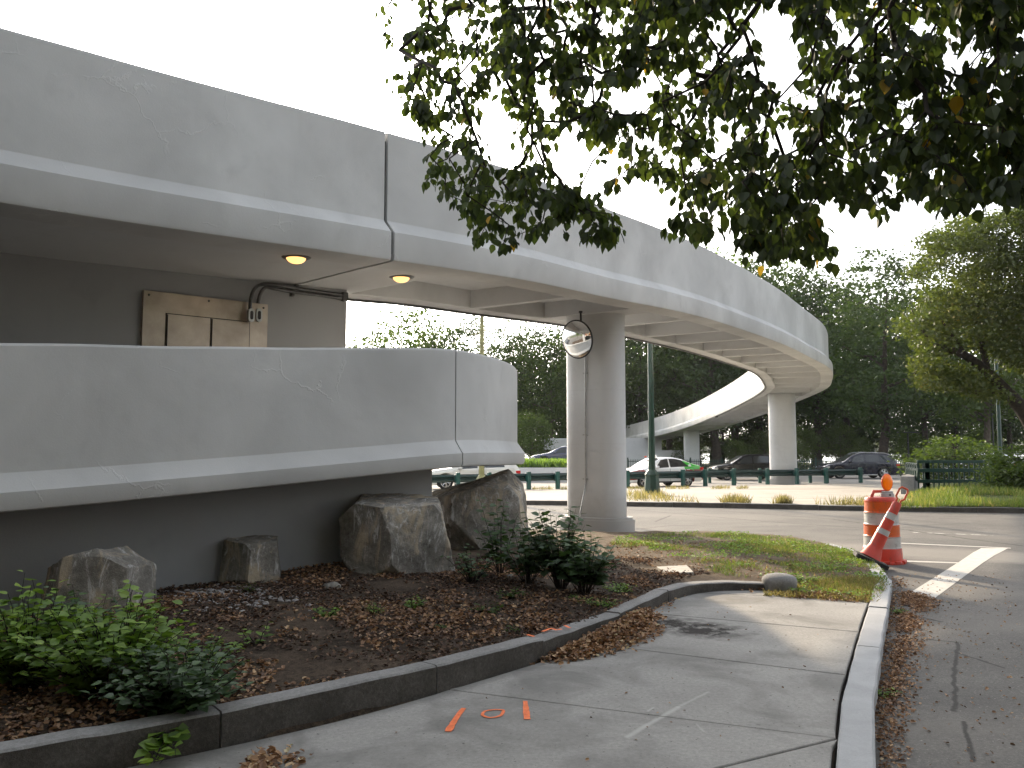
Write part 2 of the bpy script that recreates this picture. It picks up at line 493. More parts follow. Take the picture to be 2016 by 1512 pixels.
def make_mirror():
    m, nt, b = new_mat("mirror_silver")
    b.inputs["Base Color"].default_value = (.85, .86, .86, 1)
    b.inputs["Metallic"].default_value = 1.0
    b.inputs["Roughness"].default_value = .02
    return m
M['mirror'] = make_mirror()
def make_lamp():
    m, nt, b = new_mat("lit_lamp_glass")
    b.inputs["Base Color"].default_value = (.9, .6, .3, 1)
    b.inputs["Emission Color"].default_value = (1.0, .50, .15, 1)
    b.inputs["Emission Strength"].default_value = .75
    b.inputs["Roughness"].default_value = .3
    return m
M['lamp_glass'] = make_lamp()
def make_amber():
    m, nt, b = new_mat("amber_lens")
    b.inputs["Base Color"].default_value = (1.0, .27, .004, 1)
    b.inputs["Roughness"].default_value = .25
    b.inputs["Transmission Weight"].default_value = .45
    b.inputs["Emission Color"].default_value = (1.0, .25, .0, 1)
    b.inputs["Emission Strength"].default_value = .06
    return m
M['amber'] = make_amber()
def scuffed(name, col, rough=.45, dirt=(.12, .075, .05)):
    m, nt, b = new_mat(name)
    co = obj_co(nt)
    c = ramp(nt, noise_tex(nt, 5, 5, .6, co), [(.3, tuple(v * .8 for v in col)), (.7, col)]).outputs[0]
    sc = noise_tex(nt, 9, 7, .75, obj_co(nt, (1, 1, .35)), 1.5)
    c = mixc(nt, c, dirt, math_n(nt, 'MULTIPLY', ramp(nt, sc, [(.54, (0, 0, 0)), (.64, (1, 1, 1))]).outputs[0], .55))
    fn = noise_tex(nt, 60, 3, .7, co)
    c = mixc(nt, c, tuple(min(1, v * .55 + .12) for v in col), math_n(nt, 'MULTIPLY', ramp(nt, fn, [(.6, (0, 0, 0)), (.7, (1, 1, 1))]).outputs[0], .5))
    nt.links.new(c, b.inputs["Base Color"])
    b.inputs["Roughness"].default_value = rough
    return m
M['orange_plastic'] = scuffed("orange_plastic_worn", (.70, .10, .025))
M['orange_sheet'] = scuffed("orange_sheet_worn", (.66, .115, .012), .38)
M['red_plastic'] = scuffed("red_plastic_worn", (.62, .055, .028))
M['white_sheet'] = scuffed("white_sheet_worn", (.50, .50, .48), .38, (.16, .14, .12))
def paint(name, col, rough=.25):
    m, nt, b = new_mat(name)
    b.inputs["Base Color"].default_value = (*col, 1)
    b.inputs["Roughness"].default_value = rough
    b.inputs["Coat Weight"].default_value = .6 if max(col) > .1 else .15
    b.inputs["Coat Roughness"].default_value = .05
    nt.links.new(ramp(nt, noise_tex(nt, 3, 4, .6, obj_co(nt)), [(.3, tuple(c * .92 for c in col)), (.7, col)]).outputs[0], b.inputs["Base Color"])
    return m
M['car_white'] = paint("white_car_paint", (.78, .78, .77))
M['car_cream'] = paint("pearl_car_paint", (.66, .65, .60))
M['car_black'] = paint("black_car_paint", (.006, .006, .008), .15)
M['car_navy'] = paint("navy_car_paint", (.012, .013, .026), .2)
M['car_blue'] = paint("grey_blue_car_paint", (.05, .06, .11), .25)
M['car_maroon'] = paint("maroon_car_paint", (.20, .035, .022), .3)
M['car_green'] = paint("green_car_paint", (.035, .42, .03), .3)
def make_glass():
    m, nt, b = new_mat("tinted_window_glass")
    b.inputs["Base Color"].default_value = (.02, .024, .026, 1)
    b.inputs["Roughness"].default_value = .04
    b.inputs["Specular IOR Level"].default_value = .8
    return m
M['car_glass'] = make_glass()
M['chrome'] = plain("bright_alloy", (.62, .62, .62), .25, .9, .05)
M['tyre'] = plain("tyre_rubber", (.014, .014, .014), .85)
M['trim'] = plain("black_trim", (.015, .015, .016), .6)
M['head_lamp'] = plain("head_lamp_glass", (.7, .7, .68), .12, .3, .1)
M['tail_lamp'] = plain("tail_lamp_glass", (.5, .015, .015), .15, 0, .1)

def leaf_mat(name, stops, trans=.42, gloss=.035, tint=(1.25, 1.25, .6)):
    m = D.materials.new(name)
    m.use_nodes = True
    nt = m.node_tree
    nt.nodes.remove(nt.nodes["Principled BSDF"])
    out = nt.nodes["Material Output"]
    at_ = N(nt, "Attribute", attribute_name="rnd")
    r = ramp(nt, at_.outputs["Fac"], stops)
    df = nt.nodes.new("ShaderNodeBsdfDiffuse")
    tr = nt.nodes.new("ShaderNodeBsdfTranslucent")
    gl = nt.nodes.new("ShaderNodeBsdfGlossy")
    gl.inputs["Roughness"].default_value = .5
    gl.inputs["Color"].default_value = (.8, .8, .8, 1)
    nt.links.new(r.outputs[0], df.inputs[0])
    nt.links.new(mixc(nt, r.outputs[0], (*tint,), 1.0, 'MULTIPLY'), tr.inputs[0])
    m1 = nt.nodes.new("ShaderNodeMixShader"); m1.inputs[0].default_value = trans
    m2 = nt.nodes.new("ShaderNodeMixShader"); m2.inputs[0].default_value = gloss
    nt.links.new(df.outputs[0], m1.inputs[1]); nt.links.new(tr.outputs[0], m1.inputs[2])
    nt.links.new(m1.outputs[0], m2.inputs[1]); nt.links.new(gl.outputs[0], m2.inputs[2])
    nt.links.new(m2.outputs[0], out.inputs[0])
    return m
M['leaf_linden'] = leaf_mat("linden_leaf", [(0, (.022, .036, .011)), (.5, (.040, .062, .017)), (.9, (.065, .092, .022)), (.993, (.08, .10, .02)), (.997, (.40, .26, .03)), (1, (.50, .30, .03))], .50)
M['leaf_dark'] = leaf_mat("dark_park_leaf", [(0, (.020, .038, .012)), (.6, (.044, .075, .020)), (1, (.085, .12, .03))], .40, .03)
M['leaf_green'] = leaf_mat("mid_park_leaf", [(0, (.034, .06, .013)), (.6, (.07, .11, .024)), (1, (.13, .17, .038))], .45, .03)
M['leaf_gold'] = leaf_mat("turning_leaf", [(0, (.032, .05, .012)), (.5, (.065, .088, .02)), (.85, (.11, .125, .03)), (1, (.24, .18, .03))], .45, .04)
M['leaf_shrub'] = leaf_mat("dark_shrub_leaf", [(0, (.028, .06, .024)), (.6, (.06, .115, .04)), (1, (.11, .19, .06))], .32, .07)
M['leaf_weed'] = leaf_mat("fresh_weed_leaf", [(0, (.06, .12, .022)), (.5, (.16, .27, .042)), (1, (.31, .43, .085))], .35, .05)
M['grass_blade'] = leaf_mat("grass_blade", [(0, (.055, .11, .018)), (.45, (.125, .19, .032)), (.75, (.23, .25, .065)), (1, (.42, .33, .15))], .40, .04)
M['dry_grass'] = leaf_mat("dry_grass_blade", [(0, (.08, .085, .03)), (.5, (.20, .175, .08)), (1, (.40, .33, .17))], .40, .03)
M['litter'] = leaf_mat("dead_leaf", [(0, (.065, .034, .019)), (.4, (.21, .112, .058)), (.75, (.40, .235, .12)), (.95, (.58, .40, .23)), (1, (.56, .48, .30))], .15, .05, (1, .92, .8))
M['mulch'] = leaf_mat("dark_mulch", [(0, (.02, .014, .011)), (.5, (.085, .05, .033)), (.85, (.23, .14, .09)), (1, (.42, .33, .22))], .1, .03, (1, .95, .9))
M['bark'] = plain("tree_bark", (.040, .030, .022), .95, 0, .5, 5, .8)
M['bark_pale'] = plain("pale_tree_bark", (.09, .072, .055), .95, 0, .4, 5, .8)
M['twig'] = plain("dark_twig", (.022, .016, .012), .9, 0, .3, 8)
def make_water():
    m, nt, b = new_mat("river_water")
    b.inputs["Base Color"].default_value = (.10, .12, .13, 1)
    b.inputs["Roughness"].default_value = .18
    bump(nt, b, noise_tex(nt, .5, 4, .6, obj_co(nt, (1, .3, 1))), .25, .3)
    return m
M['water'] = make_water()
# ================================================================== the ground
ROAD_Z, HWY_Z = -.12, -.22
def sheet(name, poly, z, mat, kind="structure", label=None, cat=None):
    mb = MB()
    mb.add([(x, y, z if not callable(z) else z(x, y)) for x, y in poly], [tuple(range(len(poly)))])
    o = mb.build(name, mat)
    return tag(o, label, cat, None, kind)
sheet("ground", [(-1500, -300), (1500, -300), (1500, 4000), (-1500, 4000)], -.42, M['lawn'])
sheet("road", [(-70, -16), (90, -16), (90, 29), (-70, 29)], ROAD_Z, M['asphalt'])
sheet("highway", [(-120, 34), (160, 34), (160, 66), (-120, 66)], HWY_Z, M['asphalt_far'])
sheet("park", [(-200, 66), (260, 66), (260, 122), (-200, 122)], -.15, M['lawn'])
sheet("river", [(-1200, 122), (1500, 122), (1500, 620), (-1200, 620)], -.35, M['water'])

# kerb lines, in plan, from where they stand in the picture
def smooth_line(pts, step=.25, closed=False):
    pts = [Vector((p[0], p[1], p[2] if len(p) > 2 else 0)) for p in pts]
    out = []
    n = len(pts)
    for i in range(n - 1):
        p0, p1, p2, p3 = pts[max(i - 1, 0)], pts[i], pts[i + 1], pts[min(i + 2, n - 1)]
        if i == 0: p0 = p1 * 2 - p2
        if i == n - 2: p3 = p2 * 2 - p1
        L = max(2, int((p2 - p1).length / step))
        for k in range(L):
            t = k / L
            out.append(.5 * ((2 * p1) + (p2 - p0) * t + (2 * p0 - 5 * p1 + 4 * p2 - p3) * t * t + (3 * p1 - p0 - 3 * p2 + p3) * t ** 3))
    out.append(pts[-1])
    return out
def resample(pts, step):
    d = [0.0]
    for a, b in zip(pts, pts[1:]): d.append(d[-1] + (b - a).length)
    n = max(2, int(round(d[-1] / step)) + 1)
    out, j = [], 0
    for i in range(n):
        s = d[-1] * i / (n - 1)
        while j < len(d) - 2 and d[j + 1] < s: j += 1
        t = (s - d[j]) / max(1e-9, d[j + 1] - d[j])
        out.append(pts[j].lerp(pts[j + 1], min(1, max(0, t))))
    return out
def normals2d(pts):
    ns = []
    for i in range(len(pts)):
        t = pts[min(i + 1, len(pts) - 1)] - pts[max(i - 1, 0)]
        t.z = 0
        t.normalize()
        ns.append(Vector((-t.y, t.x, 0)))
    return ns

K1_TOP = .17
k1 = [gp(px, py, z) for px, py, z in ((552, 1382, .195), (700, 1357, .19), (890, 1303, .18), (1030, 1270, .17), (1150, 1240, .16), (1240, 1200, .14), (1300, 1168, .125), (1340, 1150, .11), (1375, 1143, .10), (1430, 1141, .09), (1490, 1147, .08), (1508, 1150, .075))]
d0 = (k1[0] - k1[1]); d0.z = 0; d0.normalize()
k1 = [k1[0] + d0 * 9, k1[0] + d0 * 5, k1[0] + d0 * 2] + k1
k1 = resample(smooth_line(k1, .1), .12)
for _ in range(60): k1 = [k1[0]] + [(a + b * 2 + c) / 4 for a, b, c in zip(k1, k1[1:], k1[2:])] + [k1[-1]]
K1N = normals2d(k1)          # points to the bed (left of travel)
k2_px = ((1722, 1512), (1719, 1430), (1716, 1360), (1725, 1325), (1735, 1260), (1745, 1205), (1754, 1175), (1757, 1150), (1747, 1122), (1718, 1099), (1690, 1085), (1640, 1071), (1580, 1060), (1500, 1051), (1420, 1047), (1330, 1044), (1230, 1043), (1100, 1040), (950, 1036))
k2 = [gp(px, py, .01) for px, py in k2_px]
d0 = (k2[0] - k2[2]).normalized()
k2 = [k2[0] + d0 * 12, k2[0] + d0 * 6, k2[0] + d0 * 2] + k2
k2 = resample(smooth_line(k2, .1), .15)
for _ in range(14): k2 = [k2[0]] + [(a + b * 2 + c) / 4 for a, b, c in zip(k2, k2[1:], k2[2:])] + [k2[-1]]
K2N = normals2d(k2)          # left of travel: towards the pavement and the grass
k2_cut = min(range(len(k2)), key=lambda i: (Vector(proj(k2[i])) - Vector((1640, 1071))).length if k2[i].y > 5 else 1e9)

def kerb_stones(name, pts, nrm, w, z0, z1, mat, seed, lens=(1.2, 2.0), i0=0, i1=None, drop=0, label=None, face=None):
    r = random.Random(seed)
    root = tag(D.objects.new(name, None), label, None, None, "structure")
    COL.objects.link(root)
    i1 = len(pts) - 1 if i1 is None else i1
    i = i0
    step = (pts[1] - pts[0]).length
    while i < i1:
        n = max(3, int(r.uniform(*lens) / step))
        j = min(i1, i + n)
        if i1 - j < 3: j = i1
        mb = MB()
        dz, dd = r.uniform(-.008, .008), r.uniform(-.008, .012)
        prof = [(dd, z0), (dd, -.012 + dz), (dd + .014, dz), (w - .01, dz), (w, -.01 + dz), (w, z0)]
        rings = []
        for k in range(i, j + 1):
            p = pts[k].copy()
            ch = pts[i].lerp(pts[j], (k - i) / max(1, j - i))
            if (ch - p).length < .05: p = p.lerp(ch, .9)
            t = Vector((nrm[k].y, -nrm[k].x, 0))
            if k == i: p = p + t * .006
            if k == j: p = p - t * .006
            jit = (noise.noise((p.x * 3, p.y * 3, seed)) * .012, noise.noise((p.x * 4, p.y * 4, seed + 9)) * .010)
            ring = []
            for q, (u, z) in enumerate(prof):
                ju = jit[0] * (1 if q < 3 else .3)
                ring.append((p.x + nrm[k].x * (u + ju), p.y + nrm[k].y * (u + ju), z if q in (0, 5) else p.z + z + jit[1]))
            rings.append(ring)
        vs = [v for ring in rings for v in ring]
        m_, fs = len(prof), []
        for a in range(len(rings) - 1):
            for q in range(m_):
                b = (q + 1) % m_
                fs.append((a * m_ + q, a * m_ + b, (a + 1) * m_ + b, (a + 1) * m_ + q))
        fs.append(tuple(range(m_ - 1, -1, -1)))
        fs.append(tuple(range((len(rings) - 1) * m_, len(rings) * m_)))
        mb.add(vs, [tuple(reversed(f)) for f in fs])
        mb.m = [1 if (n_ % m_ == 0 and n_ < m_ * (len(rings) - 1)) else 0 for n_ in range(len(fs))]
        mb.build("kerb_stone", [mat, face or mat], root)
        i = j
    return root
kerb_stones("planter_kerb", k1, K1N, .17, -.1, K1_TOP, M['granite_dark'], 3, (1.25, 2.0), face=M['granite_grime_shade'], label="tall weathered granite kerb edging the planting bed")
kerb_stones("pavement_kerb", k2, K2N, .19, -.3, .012, M['granite'], 5, (1.3, 2.2), 0, k2_cut, label="flush pale granite kerb curving round the pavement corner")

# pavement slabs between the two kerbs
def inner(pts, nrm, w): return [p + n * w for p, n in zip(pts, nrm)]
k2i = inner(k2, K2N, .205)
def line_hit(line, px, py):   # the point of a plan line nearest to a picture point on the pavement
    g = gp(px, py, 0.0)
    return min(range(len(line)), key=lambda i: (line[i] - g).length_squared)
jl = [(1450, 1148), (1330, 1162), (1270, 1208), (1130, 1262), (905, 1358), (600, 1500)]
def seg(line, i, j): return line[i:j + 1] if i <= j else line[j:i + 1][::-1]
mb = MB()
base = [Vector((p.x, p.y, -.05)) for p in k1] + [Vector((p.x, p.y, -.05)) for p in k2i[:][::-1] if p.y < 9.6]
ends = [((1345, 1163), (1713, 1181)), ((1286, 1207), (1701, 1242)), ((1190, 1274), (1671, 1327)), ((895, 1357), (1650, 1455))]
def slab(poly, z=0.0, gap=.006):
    c = sum((Vector(p) for p in poly), Vector()) / len(poly)
    n = len(poly)
    # inset each edge by the joint's half width
    area = sum(poly[i].x * poly[(i + 1) % n].y - poly[(i + 1) % n].x * poly[i].y for i in range(n))
    sgn = 1 if area > 0 else -1
    ins = []
    for i in range(n):
        a, b, d_ = poly[i - 1], poly[i], poly[(i + 1) % n]
        t = (d_ - a); t.z = 0
        if t.length < 1e-6: t = Vector((1, 0, 0))
        t.normalize()
        ins.append(b + Vector((-t.y, t.x, 0)) * sgn * gap)
    vs = [(p.x, p.y, -.045) for p in ins] + [(p.x, p.y, z - .006) for p in ins]
    ins2 = []
    for i in range(n):
        a, b, d_ = ins[i - 1], ins[i], ins[(i + 1) % n]
        t = (d_ - a); t.z = 0; t.normalize()
        ins2.append(b + Vector((-t.y, t.x, 0)) * sgn * .007)
    vs += [(p.x, p.y, z) for p in ins2]
    fs = []
    for L in (0, n):
        for i in range(n):
            j = (i + 1) % n
            fs.append((L + i, L + j, L + j + n, L + i + n) if sgn > 0 else (L + j, L + i, L + i + n, L + j + n))
    top = tuple(range(2 * n, 3 * n))
    fs.append(top if sgn > 0 else top[::-1])
    mb.add(vs, fs)
def left_idx(px, py): return line_hit(k1, px, py)
def right_idx(px, py): return line_hit(k2i, px, py)
L_ = [left_idx(*a) for a, b in ends]; R_ = [right_idx(*b) for a, b in ends]
far_l = left_idx(1340, 1160)
for a in range(3):
    left = seg(k1, L_[a + 1], L_[a]) if L_[a + 1] < L_[a] else seg(k1, L_[a], L_[a + 1])
    pl = [k1[i] for i in range(L_[a + 1], L_[a] + 1)]
    pr = [k2i[i] for i in range(R_[a + 1], R_[a] + 1)]
    poly = [Vector((p.x, p.y, 0)) for p in pl] + [Vector((p.x, p.y, 0)) for p in pr[::-1]]
    slab(poly)
# behind the kerb bend, up to the round stone
pl = [Vector((p.x, p.y, 0)) for p in k1[L_[0]:]]
q0 = Vector((k2i[R_[0]].x, k2i[R_[0]].y, 0))
slab(pl[::-1] + [pl[0].lerp(q0, .01), pl[0].lerp(q0, .55)])
# nearest slabs: cut by the diagonal joint that runs from the kerb corner
corner = Vector((k2i[R_[3]].x, k2i[R_[3]].y, 0))
dg = gp(1450, 1512) - gp(1650, 1462); dg.z = 0
dend = corner + dg.normalized() * 6.0
pl = [Vector((p.x, p.y, 0)) for p in k1[:L_[3] + 1]]
slab(pl + [corner, dend])
pr = [Vector((p.x, p.y, 0)) for p in k2i[:R_[3]]]
slab([dend, Vector((dend.x - .5, -6.5, 0))] + pr + [corner], gap=.012)
sw = mb.build("pavement", M['sidewalk'])
tag(sw, "concrete pavement in large square slabs with open joints", None, None, "structure")
mbx = MB(); mbx.add([(p.x, p.y, -.03) for p in base], [tuple(range(len(base)))])
mbx.build("joint_sand", M['soil'], sw)

# orange spray marks on the pavement and the kerb, scuffs are in the concrete itself
def stroke(mb, pts, w, zf):
    ps = [gp(px, py, zf) for px, py in pts]
    ps = smooth_line(ps, .03)
    n = normals2d(ps)
    vs, fs = [], []
    for i, (p, q) in enumerate(zip(ps, n)):
        ww = (w[0] + (w[1] - w[0]) * i / (len(ps) - 1)) * (1 + .25 * noise.noise((p.x * 20, p.y * 20, 1)))
        vs += [p + q * ww / 2 + Vector((0, 0, .004)), p - q * ww / 2 + Vector((0, 0, .004))]
    for i in range(len(ps) - 1): fs.append((2 * i, 2 * i + 1, 2 * i + 3, 2 * i + 2))
    mb.add(vs, fs)
for strokes in ([((913, 1395), (900, 1412), (882, 1441))], [((1034, 1381), (1036, 1400), (1038, 1417))], [((992, 1400), (985, 1410), (965, 1414), (950, 1409), (955, 1401), (975, 1398), (993, 1399))]):
    mb = MB()
    for s_ in strokes: stroke(mb, s_, (.03, .045) if len(s_) < 5 else (.02, .02), 0.0)
    mb.build("orange_mark", M['orange_paint'], sw)
kp = D.objects["planter_kerb"]
mb = MB()
for s_ in (((1038, 1250), (1052, 1254)), ((1068, 1244), (1085, 1238), (1095, 1241), (1105, 1239)), ((1112, 1232), (1122, 1237))):
    stroke(mb, s_, (.03, .03), .172)
mb.build("orange_mark", M['orange_paint'], kp)

# road markings
road = D.objects["road"]
def mark(name, pts, z=ROAD_Z):
    mb = MB(); ps = [gp(px, py, z + .004) for px, py in pts]
    mb.add(ps, [tuple(range(len(ps)))] if len(ps) == 4 else [(i, i + 1, len(ps) - 2 - i, len(ps) - 1 - i) for i in range(len(ps) // 2 - 1)])
    mb.build(name, M['white_paint'], road)
mark("stop_line", [(1793, 1166), (1890, 1105), (1915, 1088), (1932, 1079), (1985, 1079), (1955, 1095), (1935, 1108), (1838, 1179)])
mark("edge_line", [(1760, 1068), (1990, 1078.5), (1990, 1079.7), (1760, 1069.4)])
mark("edge_line", [(1770, 1103), (1888, 1107), (1886, 1109), (1769, 1105.4)])

# ------------------------------------------------------------------ planting bed and grass corner: one earth sheet
bed_pts = [(p + n * .12) for p, n in zip(k1, K1N)]
# polygon: left kerb forwards, round the stone, along kerb two, the road edge, back behind the ramp
k2b = [k2[i] + K2N[i] * (.2 if i < k2_cut else .05) for i in range(len(k2))]
st2 = right_idx(1713, 1181)
poly = [(p.x, p.y) for p in bed_pts] + [(gp(1560, 1160).x, gp(1560, 1160).y)] + [(p.x, p.y) for p in k2b[st2:]] + [(-6, 20), (-14, 19), (-20, 12), (-20, 2)]
POLY = np.array(poly)
def sdist(x, y):
    """signed distance to the bed's outline (inside positive); x, y arrays"""
    x, y = np.atleast_1d(np.asarray(x, float)), np.atleast_1d(np.asarray(y, float))
    a, b = POLY, np.roll(POLY, -1, axis=0)
    d2 = np.full(x.shape, 1e18)
    ins = np.zeros(x.shape, bool)
    for (ax, ay), (bx, by) in zip(a, b):
        ex, ey = bx - ax, by - ay
        L2 = ex * ex + ey * ey + 1e-12
        t = np.clip(((x - ax) * ex + (y - ay) * ey) / L2, 0, 1)
        d2 = np.minimum(d2, (x - ax - t * ex) ** 2 + (y - ay - t * ey) ** 2)
        c = (ay > y) != (by > y)
        ins ^= c & (x < (bx - ax) * (y - ay) / (by - ay + 1e-12) + ax)
    return np.where(ins, np.sqrt(d2), -np.sqrt(d2))
CTRL = []
for px, py, z in ((60, 1480, .12), (500, 1380, .12), (900, 1290, .13), (1150, 1230, .12), (1330, 1140, .10), (300, 1300, .13), (700, 1230, .16), (1000, 1180, .17), (0, 1200, -.03), (280, 1150, .06), (480, 1165, .12),
                  (640, 1100, .22), (760, 1145, .15), (950, 1120, .14), (1200, 1100, .08), (1180, 1047, -.03), (1300, 1060, .02), (1450, 1085, .06), (1500, 1130, .03), (1560, 1160, -.02), (1640, 1168, -.02), (1710, 1174, -.02), (1600, 1140, .02), (1650, 1090, .02), (1700, 1140, .01), (1400, 1110, .08)):
    g = gp(px, py, z); CTRL.append((g.x, g.y, z))
CTRL += [(-14, 12, .0), (-8, 17, .0), (-3, 17, -.02), (-16, 4, .1)]
CT = np.array(CTRL)
def hz_np(x, y):
    x, y = np.atleast_1d(np.asarray(x, float)), np.atleast_1d(np.asarray(y, float))
    w = 1.0 / ((x[..., None] - CT[:, 0]) ** 2 + (y[..., None] - CT[:, 1]) ** 2 + .35) ** 1.6
    return (w * CT[:, 2]).sum(-1) / w.sum(-1)
def hz(x, y): return float(hz_np(x, y)[0])
def earth(x0, x1, y0, y1, st):
    nx, ny = int((x1 - x0) / st) + 1, int((y1 - y0) / st) + 1
    X, Y = np.meshgrid(np.linspace(x0, x1, nx), np.linspace(y0, y1, ny))
    S = sdist(X.ravel(), Y.ravel()).reshape(X.shape)
    Z = hz_np(X.ravel(), Y.ravel()).reshape(X.shape)
    bumps = np.array([noise.fractal((a * 1.7, b * 1.7, 3.1), .9, 2.1, 5) for a, b in zip(X.ravel(), Y.ravel())]).reshape(X.shape)
    Z = Z + bumps * .022 + np.clip(S, 0, .3) * .05
    Z = np.where(S < 0, np.maximum(Z - .02 + S * 1.2, -.38), Z)
    return X, Y, Z, S
X, Y, Z, S = earth(-14, 6.2, 1.2, 20.5, .07)
ny, nx = X.shape
me = D.meshes.new("planting_bed")
co = np.stack([X, Y, Z], -1).reshape(-1, 3)
idx = np.arange(nx * ny).reshape(ny, nx)
keep = (S[:-1, :-1] > -.5)
q = np.stack([idx[:-1, :-1], idx[:-1, 1:], idx[1:, 1:], idx[1:, :-1]], -1)[keep]
me.from_pydata(co.tolist(), [], q.tolist())
me.polygons.foreach_set("use_smooth", np.ones(len(me.polygons), dtype=bool))
# soil under the ramp, dry dirt on the corner
def bed_mat():
    m, nt, b = new_mat("bed_earth")
    co = obj_co(nt)
    n1 = noise_tex(nt, 1.6, 8, .65, co, .5); n2 = noise_tex(nt, 24, 5, .7, co); n3 = noise_tex(nt, 95, 3, .7, co)
    fac = math_n(nt, 'ADD', math_n(nt, 'MULTIPLY', n1, .42), math_n(nt, 'ADD', math_n(nt, 'MULTIPLY', n2, .33), math_n(nt, 'MULTIPLY', n3, .25)))
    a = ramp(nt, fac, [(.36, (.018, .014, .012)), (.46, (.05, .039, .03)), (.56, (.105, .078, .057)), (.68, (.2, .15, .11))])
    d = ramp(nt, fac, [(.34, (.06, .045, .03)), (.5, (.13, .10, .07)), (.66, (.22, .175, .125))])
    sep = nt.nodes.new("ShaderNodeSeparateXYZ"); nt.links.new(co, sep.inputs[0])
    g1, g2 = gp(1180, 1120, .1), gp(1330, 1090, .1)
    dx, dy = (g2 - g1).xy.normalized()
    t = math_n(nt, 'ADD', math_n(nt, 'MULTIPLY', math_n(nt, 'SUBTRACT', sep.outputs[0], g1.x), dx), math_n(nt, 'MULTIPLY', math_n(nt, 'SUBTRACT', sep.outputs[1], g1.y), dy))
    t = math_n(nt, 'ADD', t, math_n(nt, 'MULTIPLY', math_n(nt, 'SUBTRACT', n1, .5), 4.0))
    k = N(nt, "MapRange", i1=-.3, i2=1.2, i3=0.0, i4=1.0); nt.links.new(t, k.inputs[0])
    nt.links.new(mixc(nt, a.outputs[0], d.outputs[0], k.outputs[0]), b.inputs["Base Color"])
    b.inputs["Roughness"].default_value = 1.0
    b.inputs["Specular IOR Level"].default_value = .1
    bump(nt, b, fac, .9, .04)
    return m
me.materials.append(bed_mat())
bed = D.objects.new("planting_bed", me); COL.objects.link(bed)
tag(bed, "bare earth bed and grassy corner inside the kerbs", None, None, "structure")
BEDZ = lambda x, y: hz(x, y) + .022 * noise.fractal((x * 1.7, y * 1.7, 3.1), .9, 2.1, 5) + min(.3, max(0, float(sdist(x, y)[0]))) * .05

# ------------------------------------------------------------------ traffic island beyond the near road, grass bank at right
fk = [gp(px, py, .03) for px, py in ((300, 981), (830, 983), (1040, 985), (1240, 987.5), (1480, 991.5), (1700, 996), (1860, 998), (2016, 1000.5), (2300, 1006))]
fk = [fk[0] + (fk[0] - fk[1]) * 2] + fk + [fk[-1] + (fk[-1] - fk[-2]) * 2]
fk = resample(smooth_line(fk, .5), .4)
FKN = normals2d(fk)
kerb_stones("island_kerb", fk, FKN, .2, -.3, .03, M['granite_dark'], 8, (1.8, 3.0), face=M['granite_grime_shade'], label="low granite kerb along the far side of the near road")
def back_y(x): return 39.0 + .42 * (x + 2) if x < 16 else 46.6
def isl_z(t): return .02 - .14 * t if t < .9 else -.106 - .12 * (t - .9) / .1 * 1.0
mb = MB()
nl = 14
rows = []
for p, n in zip(fk, FKN):
    p = p + n * .19
    row = []
    by = back_y(p.x)
    for k in range(nl + 1):
        t = k / nl
        y = p.y + (by - p.y) * t
        row.append((p.x * 1.0, y, isl_z(t) + .012 * noise.noise((p.x * .3, y * .3, 2))))
    rows.append(row)
vs = [v for r_ in rows for v in r_]
fs = []
for i in range(len(rows) - 1):
    for k in range(nl):
        a = i * (nl + 1) + k
        fs.append((a, a + nl + 1, a + nl + 2, a + 1))
mb.add(vs, [f[::-1] for f in fs])
isl = mb.build("island", M['island'], smooth=60)
tag(isl, "pale sandy paved island between the two roads", None, None, "structure")
ISL = lambda x, y: isl_z(min(1, max(0, (y - 26.5) / max(1, back_y(x) - 26.5))))
# grass bank
def bank_z(x, y):
    g = gp(1770, 996, .03)
    fx = x - (g.x + (y - g.y) * .52)
    f = min(1, max(0, fx / 1.6))
    fy = min(1, max(0, (y - 25.2) / 4)) * min(1, max(0, (46 - y) / 3))
    return ISL(x, y) - .05 + (.05 + .05 + .18 * fy) * f + .04 * noise.noise((x * .7, y * .7, 5)) * f
mb = MB()
vs, fs = [], []
bx = np.linspace(10, 60, 110); byv = np.linspace(24.4, 46.5, 56)
def kerb_y(x):
    j = min(range(len(fk)), key=lambda i: abs(fk[i].x - x)); return fk[j].y + .19
KY = [kerb_y(x) for x in bx]
for i, x in enumerate(bx):
    for y in byv:
        yy = KY[i] + (y - 24.4) / 22.1 * (46.5 - KY[i])
        vs.append((x, yy, bank_z(x, yy)))
nb = len(byv)
for i in range(len(bx) - 1):
    for k in range(nb - 1):
        a = i * nb + k
        fs.append((a, a + nb, a + nb + 1, a + 1))
mb.add(vs, fs)
tag(mb.build("grass_bank", M['lawn'], smooth=60), "low grass bank beside the green railing", None, None, "structure")

# ================================================================== the footbridge
BW = 3.3
HB = dict(f=.41, c=.17, p=1.28)          # fascia, chamfer, parapet heights
def curve_from(pts, step=.35):
    return resample(smooth_line(pts, .12), step)
cx, cy, cr = -8.0, 16.75, 8.58
arc = [(cx + cr * math.cos(R(a)), cy + cr * math.sin(R(a)), 4.23 - (.0 if a > -110 else (-110 - a) * .012)) for a in (-165, -150, -135, -120, -105, -92, -80, -68, -56, -45)]
up_pts = [(-13.2, .46, 3.98), (-10.7, 2.76, 4.02), (-8.0, 5.25, 4.07), (-4.97, 8.04, 4.11), (-3.3, 9.58, 4.18), (-1.67, 11.08, 4.26), (0.2, 13.25, 4.43), (1.86, 15.78, 4.61)] + [(3.79, 18.6, 4.82), (5.39, 20.93, 4.91), (8.49, 25.92, 5.04), (11.0, 30.43, 5.12), (13.6, 35.2, 5.14), (15.6, 40.2, 5.08), (17.0, 45.0, 4.95), (18.1, 54.3, 4.62), (18.4, 62.5, 4.18), (18.25, 72, 3.62), (17.6, 83, 3.12), (16.6, 97, 2.75), (15.0, 110, 2.3)]
